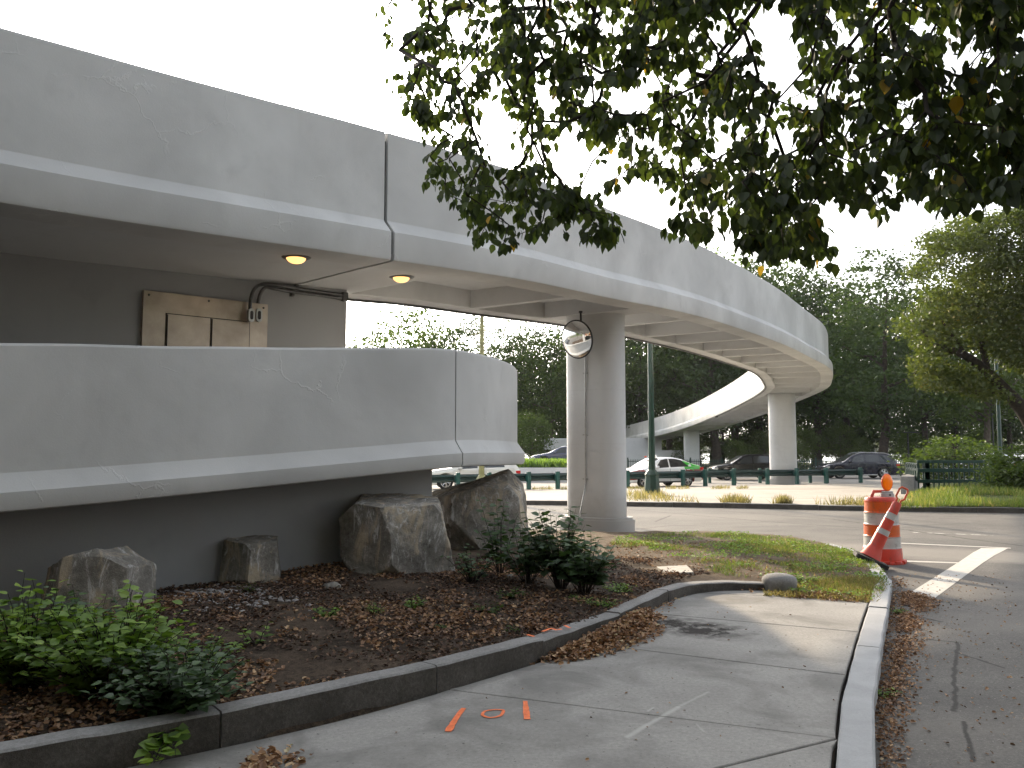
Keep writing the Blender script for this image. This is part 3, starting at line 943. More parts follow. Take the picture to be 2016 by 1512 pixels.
UP = curve_from(up_pts)
UPN = normals2d(UP)
def px_index(line, px, dz=0.0, lo=0, hi=None):
    hi = hi or len(line)
    return min(range(lo, hi), key=lambda i: abs(proj(line[i])[0] - px) if line[i].y > 1 else 1e9)
def sweep(mb, line, nrm, prof, i0, i1, e0=0.0, e1=0.0, mi=0, wob=0.0):
    """closed section prof [(offset to the left, height)] along line[i0..i1]; e0/e1 trim the ends by that much"""
    rings = []
    for k in range(i0, i1 + 1):
        p, n = line[k].copy(), nrm[k]
        t = Vector((n.y, -n.x, 0))
        if k == i0: p = p + t * e0
        if k == i1: p = p - t * e1
        w = wob * noise.noise((p.x * .9, p.y * .9, 4.0)) if wob else 0.0
        rings.append([(p.x + n.x * u, p.y + n.y * u, p.z + z + (w if z > 1.5 else 0)) for u, z in prof])
    m_ = len(prof)
    vs = [v for r_ in rings for v in r_]
    fs = []
    for a in range(len(rings) - 1):
        for q_ in range(m_):
            b = (q_ + 1) % m_
            fs.append((a * m_ + q_, a * m_ + b, (a + 1) * m_ + b, (a + 1) * m_ + q_))
    fs.append(tuple(range(m_ - 1, -1, -1)))
    fs.append(tuple(range((len(rings) - 1) * m_, len(rings) * m_)))
    area = sum(prof[i][0] * prof[(i + 1) % m_][1] - prof[(i + 1) % m_][0] * prof[i][1] for i in range(m_))
    if area > 0: fs = [f[::-1] for f in fs]
    mb.add(vs, fs, mi)
    return mb
def parapet_prof(h, rec=.17, thick=.2, beam=.55):
    f, c, p = h['f'], h['c'], h['p']
    top = f + c + p
    return [(.05, 0), (.015, .012), (0, .045), (0, f - .01), (.012, f), (rec - .012, f + c - .012), (rec, f + c + .012), (rec, top - .03), (rec + .012, top - .008), (rec + .035, top),
            (rec + thick - .03, top), (rec + thick - .006, top - .008), (rec + thick, top - .03), (rec + thick, f + c * .6), (beam, f + c * .6), (beam, .012), (beam - .012, 0)]
def mirror_prof(pr, W): return [(W - u, z) for u, z in pr][::-1]
PO = parapet_prof(HB)
PI = mirror_prof(PO, BW)
bridge = thing("footbridge", "long pale grey concrete footbridge curving away over the road on oblong columns", "footbridge")
jA = px_index(UP, 767, lo=0, hi=160)
jB = px_index(UP, 1353)
a_end = len(UP) - 1
cuts = [0, jA, jB] + list(range(jB + 42, a_end - 20, 42)) + [a_end]
for a, b in zip(cuts, cuts[1:]):
    g0 = .028 if a == jA else .005
    g1 = .028 if b == jA else .005
    mb = MB(); sweep(mb, UP, UPN, PO, a, b, g0 if a else 0, g1 if b != a_end else 0, wob=.012)
    mb.build("outer_parapet", M['concrete'], bridge, smooth=25)
    mb = MB(); sweep(mb, UP, UPN, PI, a, b, g0 if a else 0, g1 if b != a_end else 0)
    mb.build("inner_parapet", M['concrete'], bridge, smooth=25)
def inset(prof, d):      # joint filler a little behind the faces
    return [(.05 + d, d), (d, .06 + d), (d, .40), (.17 + d, .60), (.17 + d, 1.78 - d), (.37 - d, 1.78 - d), (.37 - d, .5), (.5, .5), (.5, d)]
mb = MB(); sweep(mb, UP, UPN, inset(PO, .05), jA - 1, jA + 1, .25, .25)
mb.build("joint_filler", M['groove'], bridge)
mb = MB(); sweep(mb, UP, UPN, inset(PO, .02), jB - 1, jB + 1, .25, .25)
mb.build("joint_filler", M['groove'], bridge)
# deck, flat soffit over the wall, ribs
top = HB['f'] + HB['c'] * .6
mb = MB(); sweep(mb, UP, UPN, [(.56, .36), (BW - .56, .36), (BW - .56, top - .003), (.56, top - .003)], 0, a_end)
mb.build("deck", M['soffit'], bridge)
jS = jA + 4
mb = MB(); sweep(mb, UP, UPN, [(.56, .006), (BW - .56, .006), (BW - .56, .35), (.56, .35)], 0, jA, 0, .028)
mb.build("soffit", M['soffit'], bridge)
mb = MB(); sweep(mb, UP, UPN, [(.56, .006), (BW - .56, .006), (BW - .56, .35), (.56, .35)], jA, jS, .028, 0)
mb.build("soffit", M['soffit'], bridge)
col1 = gp(1178, 1040, -.04) + Vector((0, .35, 0))
cs = min(range(len(UP)), key=lambda i: (UP[i] + UPN[i] * BW / 2 - Vector((col1.x, col1.y, UP[i].z))).length)
STEP = (UP[1] - UP[0]).length
ribs = [cs - int(round(3.3 / STEP))] + [cs + int(round(2.62 / STEP * k)) for k in range(0, 50)]
for n_, i in enumerate(ribs):
    if i <= jS + 2 or i >= a_end - 3: continue
    hw = .5 if i == cs else .12
    p, n = UP[i], UPN[i]
    t = Vector((n.y, -n.x, 0))
    slope = (UP[i + 1].z - UP[i - 1].z) / (2 * STEP)
    mb = MB()
    vs = []
    for z in (.004, .358):
        for (u, w) in ((.553, -hw), (BW - .553, -hw), (BW - .553, hw), (.553, hw)):
            q_ = p + n * u + t * w
            vs.append((q_.x, q_.y, p.z + z + slope * w))
    mb.add(vs, [(0, 1, 2, 3), (7, 6, 5, 4), (0, 4, 5, 1), (1, 5, 6, 2), (2, 6, 7, 3), (3, 7, 4, 0)])
    mb.build("rib", M['soffit'], bridge)
# columns: oblong, long side across the deck
def capsule(L, r, n=14):
    h = L / 2 - r
    out = []
    for k in range(n + 1):
        a = -math.pi / 2 + math.pi * k / n
        out.append((h + r * math.cos(a), r * math.sin(a)))
    for k in range(n + 1):
        a = math.pi / 2 + math.pi * k / n
        out.append((-h + r * math.cos(a), r * math.sin(a)))
    return out
def column(pos, ang, z0, z1, L=1.42, r=.40, plinth=.26):
    Mx = Matrix.Translation((pos.x, pos.y, 0)) @ Matrix.Rotation(ang, 4, 'Z')
    mb = MB(); mb.prism(capsule(L, r), z0, z1, M=Mx)
    c = mb.build("column", M['column'], bridge, smooth=30)
    if plinth:
        mb = MB()
        mb.prism(capsule(L + .36, r + .18), z0 - .4, z0 + plinth - .05, M=Mx)
        mb.prism(capsule(L + .28, r + .14), z0 + plinth - .0501, z0 + plinth, M=Mx)
        mb.build("plinth", M['column'], c, smooth=30)
    return c
A1 = math.atan2(UPN[cs].y, UPN[cs].x)
COL1 = UP[cs] + UPN[cs] * (BW / 2 + .05)
COL1 = Vector((col1.x, col1.y, 0))
column(COL1, A1, -.06, UP[cs].z + .006)
col2 = gp(1543, 951, -.16)
i2 = min(range(len(UP)), key=lambda i: (UP[i] + UPN[i] * BW / 2 - Vector((col2.x, col2.y, UP[i].z))).length)
column(col2, math.atan2(UPN[i2].y, UPN[i2].x), -.17, UP[i2].z + .01, 1.5, .43, .25)
col3 = at(1361, 900, 76); 
i3 = min(range(len(UP)), key=lambda i: abs(UP[i].y - 76))
p3 = UP[i3] + UPN[i3] * 2.0
p3 = Vector((at(1362, 900, p3.y).x, p3.y, 0))
column(p3, math.atan2(UPN[i3].y, UPN[i3].x), -.2, UP[i3].z + .01, 1.42, .4, 0)
i4 = min(range(len(UP)), key=lambda i: abs(UP[i].y - 100))
p4 = UP[i4] + UPN[i4] * 1.65
# the wall that carries the deck at the left
wi = px_index(UP, 767, lo=0, hi=160)
WU0, WU1 = 2.42, 3.2
wend = None
for k in range(0, 160):
    q_ = UP[k] + UPN[k] * WU0
    if q_.y > 3 and abs(q_.x) < 9:
        if proj((q_.x, q_.y, 4.0))[0] > 652 and q_.x > -7:
            wend = k; break
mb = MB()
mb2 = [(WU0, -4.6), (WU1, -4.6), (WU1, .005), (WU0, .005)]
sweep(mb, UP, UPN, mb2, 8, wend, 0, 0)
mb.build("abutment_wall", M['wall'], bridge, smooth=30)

# ================================================================== the lower ramp in front (same family, slimmer edge)
HL = dict(f=.2, c=.16, p=1.275)
lo_pts = [(-14.4, -.15, .45), (-10.5, 3.13, .72), (-7.5, 5.65, .92), (-4.86, 7.87, 1.09), (-3.4, 9.1, 1.21), (-2.1, 10.19, 1.33), (-.78, 11.3, 1.45), (-.05, 12.75, 1.46), (.22, 14.4, 1.45), (.05, 16.4, 1.52), (-.8, 19.0, 1.66), (-2.6, 21.6, 1.85), (-5.2, 23.3, 2.05), (-8.3, 23.9, 2.3), (-11.5, 23.2, 2.5)]
LO = curve_from(lo_pts, .3)
LON = normals2d(LO)
PLO = parapet_prof(HL, .13, .2, .5)
ramp_t = thing("access_ramp", "lower pale grey concrete ramp with a curved solid parapet in front of the dark wall", "ramp")
jL = px_index(LO, 903, lo=44, hi=66)
l_end = len(LO) - 1
for a, b in ((0, jL), (jL, l_end)):
    mb = MB(); sweep(mb, LO, LON, PLO, a, b, .012 if a else 0, .012 if b != l_end else 0, wob=.014)
    mb.build("outer_parapet", M['concrete'], ramp_t, smooth=25)
mb = MB(); sweep(mb, LO, LON, [(.17, .03), (.03, .06), (.03, .19), (.16, .35), (.16, 1.54), (.29, 1.54), (.29, .3), (.45, .3), (.45, .03)], jL - 1, jL + 1, .2, .2)
mb.build("joint_filler", M['groove'], ramp_t)
mb = MB(); sweep(mb, LO, LON, [(.505, .02), (2.6, .02), (2.6, .29), (.505, .29)], 0, l_end)
mb.build("deck", M['asphalt'], ramp_t)
k_w = None
for k in range(20, len(LO)):
    q_ = LO[k] + LON[k] * .75
    if proj((q_.x, q_.y, 1.0))[0] > 834 and q_.x > -4:
        k_w = k; break
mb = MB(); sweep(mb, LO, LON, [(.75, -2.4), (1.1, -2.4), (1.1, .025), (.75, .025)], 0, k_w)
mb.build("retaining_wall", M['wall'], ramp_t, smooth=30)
# ================================================================== fittings on the bridge
def on_line(line, nrm, px, py, u_guess, dz):
    """point of the soffit plane under the deck seen at (px, py)"""
    best = None
    for z in np.linspace(4.0, 5.4, 141):
        p = gp(px, py, z)
        i = min(range(len(line)), key=lambda k: (line[k].xy - p.xy).length)
        e = abs(line[i].z + dz - z)
        if best is None or e < best[0]: best = (e, p, i)
    return best[1], best[2]
for (px, py), lab in (((583, 505), "lit dome lamp under the deck nearer the steel panel"), ((790, 544), "lit dome lamp under the deck just past the bridge joint")):
    p, i = on_line(UP, UPN, px, py, 1.2, .006)
    root = thing("ceiling_lamp", lab, "lamp", p, 0, "dome lamps under the bridge deck")
    mb = MB(); mb.lathe([(.0, .01), (.19, .01), (.2, -.004), (.185, -.018), (.13, -.03), (.12, -.012)], 32)
    mb.build("rim", M['dark_steel'], root, smooth=40)
    mb = MB(); mb.lathe([(.128 * math.sin(a), -.012 - .085 * math.cos(a)) for a in np.linspace(R(4), R(90), 9)], 28)
    mb.build("dome", M['lamp_glass'], root, smooth=60)

# steel access panel on the dark wall: frame plate, two doors, bolts
def wall_point(px, py, u):
    """point on the wall face (offset u from the deck edge line) seen at (px, py)"""
    best = None
    for k in range(8, 90):
        q_ = UP[k] + UPN[k] * u
        if q_.y < 3: continue
        e = abs(proj((q_.x, q_.y, 3.5))[0] - px)
        if best is None or e < best[0]: best = (e, k)
    k = best[1]
    q_ = UP[k] + UPN[k] * u
    return at(px, py, q_.y), k
pl, kl = wall_point(278, 620, WU0); pr, kr = wall_point(523, 640, WU0)
ax = (pr - pl); ax.z = 0
wid = ax.length; ax.normalize()
nrm_w = Vector((ax.y, -ax.x, 0))           # out of the wall, towards the viewer
ptop = at(278, 572, pl.y).z
root = thing("steel_hatch", "stained steel access panel with two doors on the dark wall", "panel")
def wall_box(mb, s0, s1, z0, z1, d0, d1):
    vs = []
    for d in (d0, d1):
        for s, z in ((s0, z0), (s1, z0), (s1, z1), (s0, z1)):
            q_ = pl + ax * s + nrm_w * d
            vs.append((q_.x, q_.y, z))
    mb.add(vs, [(3, 2, 1, 0), (4, 5, 6, 7), (0, 1, 5, 4), (1, 2, 6, 5), (2, 3, 7, 6), (3, 0, 4, 7)])
BO = .02
bow = BO + .05
zb_ = ptop - 1.7
mb = MB(); wall_box(mb, 0, wid, zb_, ptop, bow - .08, bow); mb.build("backplate", M['panel_steel'], root, bevel=.004)
for a, b in ((.175, .515), (.523, .84)):
    mb = MB(); wall_box(mb, wid * a, wid * b, zb_ + .2, ptop - .30, bow + .002, bow + .014); d_ = mb.build("door", M['panel_steel'], root, bevel=.003)
    mb = MB(); wall_box(mb, wid * a - .012, wid * b + .012, zb_ + .19, ptop - .288, bow + .0005, bow + .003); mb.build("door_gap", M['trim'], d_)
    mb = MB(); mb.tube([pl + ax * wid * (a + .006) + nrm_w * (bow + .016) + Vector((0, 0, zb_ + .3 - pl.z)), pl + ax * wid * (a + .006) + nrm_w * (bow + .016) + Vector((0, 0, ptop - .31 - pl.z))], .009, 6)
    mb.build("hinge", M['trim'], d_)
for s, z in ((.04, ptop - .06), (.5, ptop - .05), (.96, ptop - .06), (.03, ptop - .95), (.97, ptop - .95)):
    mb = MB(); q_ = pl + ax * wid * s + nrm_w * (bow + .004); q_.z = z
    mb.lathe([(.016, 0), (.016, .006), (.008, .012)], 10, M=Matrix.Translation(q_) @ nrm_w.to_track_quat('Z', 'Y').to_matrix().to_4x4())
    mb.build("bolt", M['dark_steel'], root)

# two bent conduits with fittings beside it
def wp(px, py, d=.06):
    w_, k = wall_point(px, py, WU0)
    yy = w_.y - .0
    q_ = at(px, py, yy) ; return q_ + nrm_w * d
for off, lab in ((0, "left of two bent steel conduits rising from the panel"), (1, "right of two bent steel conduits, shorter, rising from the panel")):
    root = thing("conduit", lab, "conduit", (0, 0, 0), 0, "bent conduits beside the access panel")
    dx = off * 15; dy = off * 8
    pts = [wp(484 + dx, 612, .16), wp(485 + dx, 594 + dy * .3, .16), wp(491 + dx, 575 + dy * .4, .15), wp(504 + dx * .8, 564 + dy * .5, .14), wp(522 + dx * .5, 562 + dy, .13), wp(560, 567 + dy, .12), wp(600, 573 + dy * .9, .11), wp(672, 583 + dy * .8, .10)]
    mb = MB(); mb.tube(smooth_line(pts, .04), .028, 10); mb.build("pipe", M['dark_steel'], root, smooth=50)
    e = pts[-1]
    mb = MB(); mb.box(e, (.10, .10, .09), math.atan2(ax.y, ax.x)); mb.build("end_fitting", M['dark_steel'], root, bevel=.01)
    b_ = wp(484 + dx, 624, .17)
    ang = math.atan2(ax.y, ax.x)
    mb = MB(); mb.prism(capsule(.20, .046, 8), -.03, .05, M=Matrix.Translation(b_) @ Matrix.Rotation(ang, 4, 'Z') @ Matrix.Rotation(R(90), 4, 'X') @ Matrix.Rotation(R(90), 4, 'Z'))
    body = mb.build("outlet_box", M['steel'], root, smooth=40)
    mb = MB(); mb.prism(capsule(.13, .024, 8), .05, .054, M=Matrix.Translation(b_) @ Matrix.Rotation(ang, 4, 'Z') @ Matrix.Rotation(R(90), 4, 'X') @ Matrix.Rotation(R(90), 4, 'Z'))
    mb.build("cover_gasket", M['trim'], body)
    c_ = wp(576 + off * -8, 570 + dy, .12)
    mb = MB(); mb.box(c_, (.05, .09, .12), ang); mb.build("clamp", M['dark_steel'], root, bevel=.005)
# junction bracket at the deck joint
c_ = wp(597, 553, .12)
# cable conduit clipped under the inner edge of the deck
mb = MB()
pts = []
i_end = min(range(len(UP)), key=lambda i: abs(UP[i].y - 62))
for i in range(jA - 3, i_end, 2):
    q_ = UP[i] + UPN[i] * (BW - .10)
    pts.append((q_.x, q_.y, q_.z - .022 + .01 * noise.noise((i * .4, 0, 0))))
root = thing("cable_conduit", "thin cable conduit clipped along the inner underside edge of the bridge", "conduit")
mb.tube(pts, .026, 6); mb.build("pipe", M['dark_steel'], root, smooth=50)
for q_ in pts[::3]:
    mb = MB(); mb.box(q_, (.06, .03, .055), .6); mb.build("clip", M['dark_steel'], root)
e = Vector(pts[-1]); mb = MB(); mb.box(e, (.2, .2, .14)); mb.build("end_box", M['trim'], root)
# conduit down the near column
root = thing("column_conduit", "thin pipe running down the near column to the ground", "conduit")
nx_ = Vector((math.cos(A1), math.sin(A1), 0)); ny_ = Vector((-nx_.y, nx_.x, 0))
if ny_.y > 0: ny_ = -ny_
def colface(px, py, d=.03):
    # front flat face of the near column
    dr = ray(px, py)
    P0 = COL1 + ny_ * (.40 + d)
    t = (P0 - Vector((0, 0, CAM_Z))).dot(ny_) / dr.dot(ny_)
    return Vector((0, 0, CAM_Z)) + dr * t
pts = [colface(1152, 640), colface(1152.5, 940), colface(1152, 960), colface(1147, 985, .16), colface(1143, 1008, .2), colface(1142, 1036, .2)]
mb = MB(); mb.tube(pts, .018, 8); mb.build("pipe", M['steel'], root, smooth=50)
for y in (735, 856, 943):
    mb = MB(); mb.box(colface(1152.3, y, .015), (.12, .03, .03), A1); mb.build("clip", M['steel'], root)

# convex mirror under the deck by the near column
mc = at(1136, 668, COL1.y - .8)
root = thing("convex_mirror", "round convex traffic mirror hanging beside the top of the near column", "mirror", mc)
face_dir = Vector((-.68, -.71, -.2)).normalized()
Rm = face_dir.to_track_quat('Z', 'Y').to_matrix().to_4x4()
RAD = .42
prof = []
for k in range(13):
    a = k / 12
    prof.append((max(.002, RAD * a), .11 * (1 - a * a)))
mb = MB(); mb.lathe(prof[::-1], 48, M=Rm); mb.build("mirror_face", M['mirror'], root, smooth=80)
mb = MB(); mb.lathe([(RAD - .004, -.03), (RAD + .012, -.02), (RAD + .014, .004), (RAD - .006, .008)], 48, M=Rm); mb.build("rim", M['trim'], root, smooth=50)
mb = MB(); mb.lathe([(RAD, -.012), (RAD * .8, -.07), (.08, -.11), (.01, -.11)], 32, M=Rm); mb.build("back_shell", M['trim'], root, smooth=50)
mb = MB(); zt = UP[cs].z - mc.z
mb.tube([Vector((0, 0, 0)) - face_dir * .1, Vector((.02, .06, zt * .6)) - face_dir * .12, Vector((.03, .1, zt)) - face_dir * .1], .022, 8)
mb.box(Vector((.03, .1, zt - .02)) - face_dir * .1, (.08, .08, .03)); mb.build("bracket", M['trim'], root)

# ================================================================== lamp posts
def lamp_post(base, h, mat, label, r=.115, ped=.30, ped_h=.85, arm=None, group=None):
    root = thing("street_lamp", label, "street lamp", base, 0, group)
    mb = MB()
    mb.lathe([(ped * .98, -.1), (ped, .05), (ped * .82, ped_h * .72), (ped * .86, ped_h * .74), (ped * .9, ped_h * .80), (ped * .6, ped_h * .95), (r * 1.15, ped_h)], 8, a0=R(22.5))
    mb.build("pedestal", mat, root, bevel=.012)
    mb = MB(); mb.lathe([(r * 1.05, ped_h - .02), (r * 1.0, ped_h + 1.0), (r * .72, h)], 8, a0=R(22.5)); pole = mb.build("pole", mat, root, bevel=.008)
    if arm:
        mb = MB(); mb.tube([(0, 0, h - .05), (arm[0] * .3, arm[1] * .3, h + .35), (arm[0], arm[1], h + .4)], [.05, .045, .035], 8); mb.build("arm", mat, root, smooth=50)
        mb = MB(); mb.lathe([(.02, .12), (.12, .09), (.17, 0), (.14, -.05)], 14, M=Matrix.Translation((arm[0], arm[1], h + .33)), sx=1.5); mb.build("lamp_head", M['steel'], root, smooth=50)
    return root
lb = gp(1284, 972, -.01)
lamp_post((lb.x, lb.y, -.02), 7.2, M['green_paint'], "dark green octagonal lamp post standing on the island behind the near column", .135, .33, .95, (-1.5, .6), None)
ob = at(948, 952, 31.5)
rt = lamp_post((ob.x, ob.y, 0.02), 7.4, M['lamp_olive'], "olive yellow lamp post behind the ramp end and the boulders", .11, .24, .75, (1.3, .5), None)
mb = MB(); c_ = at(949, 655, 31.5) - ob; c_.z = at(949, 655, 31.5).z
mb.tube([(-.42, -.05, c_.z - .12), (.42, .05, c_.z + .18)], .022, 6); mb.build("crossbar", M['lamp_olive'], rt)
# slim park lamps beyond the highway and the dark post at right
for (px, ytop, Y, h0, lab, bar) in ((1789, 850, 72, None, "thin black park lamp with a flat T head beyond the highway", 1), (1970, 790, 50, None, "tall dark green post right of the railing", 0), (1957, 850, 78, None, "slim dark pole beside the tall green post", 0)):
    b_ = at(px, 905, Y); zt = at(px, ytop if bar else 640, Y).z
    root = thing("park_post", lab, "post", (b_.x, b_.y, -.15))
    mb = MB(); mb.lathe([(.16, -.05), (.14, .5), (.07, .7), (.06, zt)] if Y > 60 else [(.2, -.05), (.17, .6), (.12, .8), (.09, zt)], 10); mb.build("pole", M['black_metal'] if Y > 60 else M['green_paint'], root, smooth=40)
    if bar:
        mb = MB(); mb.box((0, 0, zt + .1), (1.9, .35, .1)); mb.build("lamp_head", M['black_metal'], root)

# ================================================================== guardrails
WBEAM = [(0.0, .0), (.0, .03), (.06, .07), (.06, .12), (.0, .16), (.0, .19), (.06, .23), (.06, .28), (.0, .32), (.0, .35)]
def guardrail(name, label, pts, post_px, zf, hgt=.74, facing=-1):
    line = resample(smooth_line(pts, .3), .5)
    nr = normals2d(line)
    root = thing(name, label, "guardrail")
    mb = MB()
    rings = []
    for p, n in zip(line, nr):
        z0 = zf(p.x, p.y) + hgt - .36
        rings.append([(p.x - n.x * (u * facing * -1), p.y - n.y * (u * facing * -1), z0 + z) for u, z in WBEAM] + [(p.x + n.x * .012, p.y + n.y * .012, z0 + z) for u, z in WBEAM[::-1]])
    m_ = len(rings[0]); vs = [v for r_ in rings for v in r_]; fs = []
    for a in range(len(rings) - 1):
        for q_ in range(m_):
            b = (q_ + 1) % m_
            fs.append((a * m_ + q_, a * m_ + b, (a + 1) * m_ + b, (a + 1) * m_ + q_))
    fs += [tuple(range(m_)), tuple(range((len(rings) - 1) * m_, len(rings) * m_))]
    mb.add(vs, fs); mb.build("rail", M['rail_green'], root, smooth=30)
    for px in post_px:
        i = min(range(len(line)), key=lambda k: abs(proj(line[k])[0] - px))
        p, n = line[i], nr[i]
        ang = math.atan2(n.y, n.x) - math.pi / 2
        z0 = zf(p.x, p.y)
        c = p - n * .30
        mb = MB(); mb.box((c.x, c.y, z0 + hgt / 2 + .01), (.17, .17, hgt + .14), ang); post = mb.build("post", M['post_green'], root, bevel=.012)
        c = p - n * .135
        mb = MB(); mb.box((c.x, c.y, z0 + hgt - .19), (.15, .17, .36), ang); mb.build("spacer", M['rail_green'], post, bevel=.01)
    return root
gz = lambda x, y: -.10
gl = [gp(px, py, -.10) for px, py in ((600, 972), (835, 968), (1035, 963.5), (1100, 962), (1331, 956), (1386, 954.5), (1442, 953), (1498, 951.5), (1615, 949.5), (1700, 948))]
guardrail("guardrail", "dark green steel guardrail with square posts along the back of the island", gl, (700, 765, 828, 892, 963, 1035, 1100, 1160, 1222, 1278, 1331, 1386, 1442, 1498, 1556, 1615, 1690), gz)
gl2 = [Vector((at(px, 922, 49.5).x, 49.5, HWY_Z)) for px in (1345, 1400, 1480, 1560, 1640)]
guardrail("guardrail", "second green guardrail in the middle of the highway behind the taxi", gl2, (1352, 1400, 1446, 1492, 1538, 1584, 1630), lambda x, y: HWY_Z, .78)
mb = None

# ================================================================== traffic drum, its light, the leaning channelizer
db = gp(1738, 1107, ROAD_Z)
drum = thing("traffic_drum", "orange and white striped traffic drum standing on the road", "traffic drum", (db.x, db.y, ROAD_Z), .3)
def ring_part(parent, name, prof, mat, n=40, **k):
    mb = MB(); mb.lathe(prof, n, **k); return mb.build(name, mat, parent, smooth=35)
ring_part(drum, "foot", [(.345, .0), (.345, .025), (.30, .05), (.292, .235), (.29, .24)], M['red_plastic'])
r0 = .278
lev = [.24, .425, .61, .80, .985]
for k in range(4):
    ro = r0 - .009 * k
    mt = (M['white_sheet'], M['orange_sheet'])[k % 2]
    z0, z1 = lev[k], lev[k + 1]
    ring_part(drum, "stripe", [(ro + .006, z0 + .001), (ro + .006, z0 + .012), (ro, z0 + .02), (ro - .001, z1 - .018), (ro + .005, z1 - .01), (ro + .005, z1 - .001)], mt)
ring_part(drum, "top", [(r0 - .03, .985), (r0 - .032, 1.02), (r0 - .05, 1.045), (r0 - .09, 1.05), (.0, 1.052)], M['red_plastic'])
mb = MB(); mb.tube([(-.19, 0, 1.03), (-.13, 0, 1.14), (.06, 0, 1.14), (.10, 0, 1.13), (.16, 0, 1.03)], .026, 8); mb.build("handle", M['red_plastic'], drum, smooth=50)
mb = MB()
for k in range(12):
    a = 2 * math.pi * k / 12
    mb.box((.33 * math.cos(a), .33 * math.sin(a), .03), (.05, .09, .05), a)
mb.build("foot_lug", M['red_plastic'], drum, bevel=.01)
wl = thing("warning_light", "amber flasher lamp mounted on top of the traffic drum", "warning light", (db.x + .10, db.y - .03, ROAD_Z + 1.04), .25)
mb = MB(); mb.prism(capsule(.235, .05, 8), 0.0, .07); mb.prism(capsule(.20, .04, 8), .07, .105); mb.build("battery_case", M['white_sheet'], wl, smooth=40, bevel=.008)
Ml = Matrix.Translation((0, 0, .245)) @ Matrix.Rotation(R(90), 4, 'X')
mb = MB(); mb.lathe([(.01, -.052), (.06, -.05), (.088, -.03), (.092, 0), (.088, .03), (.06, .05), (.01, .052)], 28, M=Ml, sy=1.45); mb.build("lens", M['amber'], wl, smooth=50)
mb = MB(); mb.lathe([(.094, -.012), (.1, -.008), (.1, .008), (.094, .012)], 28, M=Ml, sy=1.42); mb.build("lens_ring", M['orange_plastic'], wl, smooth=50)
mb = MB(); mb.prism([(-.012, -.02), (.014, -.02), (.02, 0), (.0, .012), (-.02, .0)], -.002, .0, M=Matrix.Translation((.01, -.0505, .05)) @ Matrix.Rotation(R(90), 4, 'X')); mb.build("badge", M['trim'], wl)
# channelizer post leaning to the right on a tilted rubber foot
cb = gp(1712, 1102, .02)
tp = at(1781, 962, cb.y - .05)
axis = (tp - Vector((cb.x, cb.y, .03)))
Ln = axis.length; axis.normalize()
chn = thing("channelizer_post", "leaning orange channelizer cone post with white bands and a loop handle, tipped on the kerb", "traffic cone")
Mc = Matrix.Translation((cb.x, cb.y, .03)) @ axis.to_track_quat('Z', 'Y').to_matrix().to_4x4()
k = Ln / 1.12
def cpart(name, prof, mat, n=28): 
    mb = MB(); mb.lathe([(r_ * k, z * k) for r_, z in prof], n, M=Mc); return mb.build(name, mat, chn, smooth=35)
cpart("lower_cone", [(.15, .03), (.14, .05), (.105, .17), (.094, .20), (.09, .39)], M['red_plastic'])
cpart("band", [(.092, .39), (.088, .395), (.085, .465), (.089, .47)], M['white_sheet'])
cpart("middle_cone", [(.083, .47), (.078, .475), (.075, .63)], M['red_plastic'])
cpart("band", [(.078, .63), (.074, .635), (.071, .72), (.075, .725)], M['white_sheet'])
cpart("upper_cone", [(.071, .725), (.067, .73), (.061, .885), (.052, .90), (.015, .905)], M['red_plastic'])
mb = MB()
sid = axis.cross(Vector((.35, 1, 0))).normalized()
ob_ = Vector((cb.x, cb.y, .03))
lp = [ob_ + axis * (z * k) + sid * (x * k) for x, z in ((-.026, .90), (-.028, .945), (-.058, .975), (-.058, 1.09), (-.04, 1.125), (.04, 1.125), (.058, 1.09), (.058, .975), (.028, .945), (.026, .90))]
mb.tube(lp, .015 * k, 7); mb.build("handle", M['orange_plastic'], chn, smooth=50)
mb = MB()
f1, f2 = at(1683, 1089, cb.y + .0), at(1746, 1116, cb.y - .12)
fx = (f2 - f1).normalized()
Mf = Matrix.Translation((f1 + f2) / 2) @ Matrix.Rotation(0, 4, 'Z')
up_ = Vector((0, 0, 1)) - fx * fx.z; up_.normalize()
si = up_.cross(fx)
rotm = Matrix((fx, si, up_)).transposed().to_4x4()
L = (f2 - f1).length
mb.prism([(-L / 2, -.19), (-L / 2 + .04, -.23), (L / 2 - .04, -.23), (L / 2, -.19), (L / 2, .19), (L / 2 - .04, .23), (-L / 2 + .04, .23), (-L / 2, .19)], -.035, .03, M=Matrix.Translation((f1 + f2) / 2) @ rotm)
mb.build("rubber_foot", M['rubber'], chn, bevel=.01)

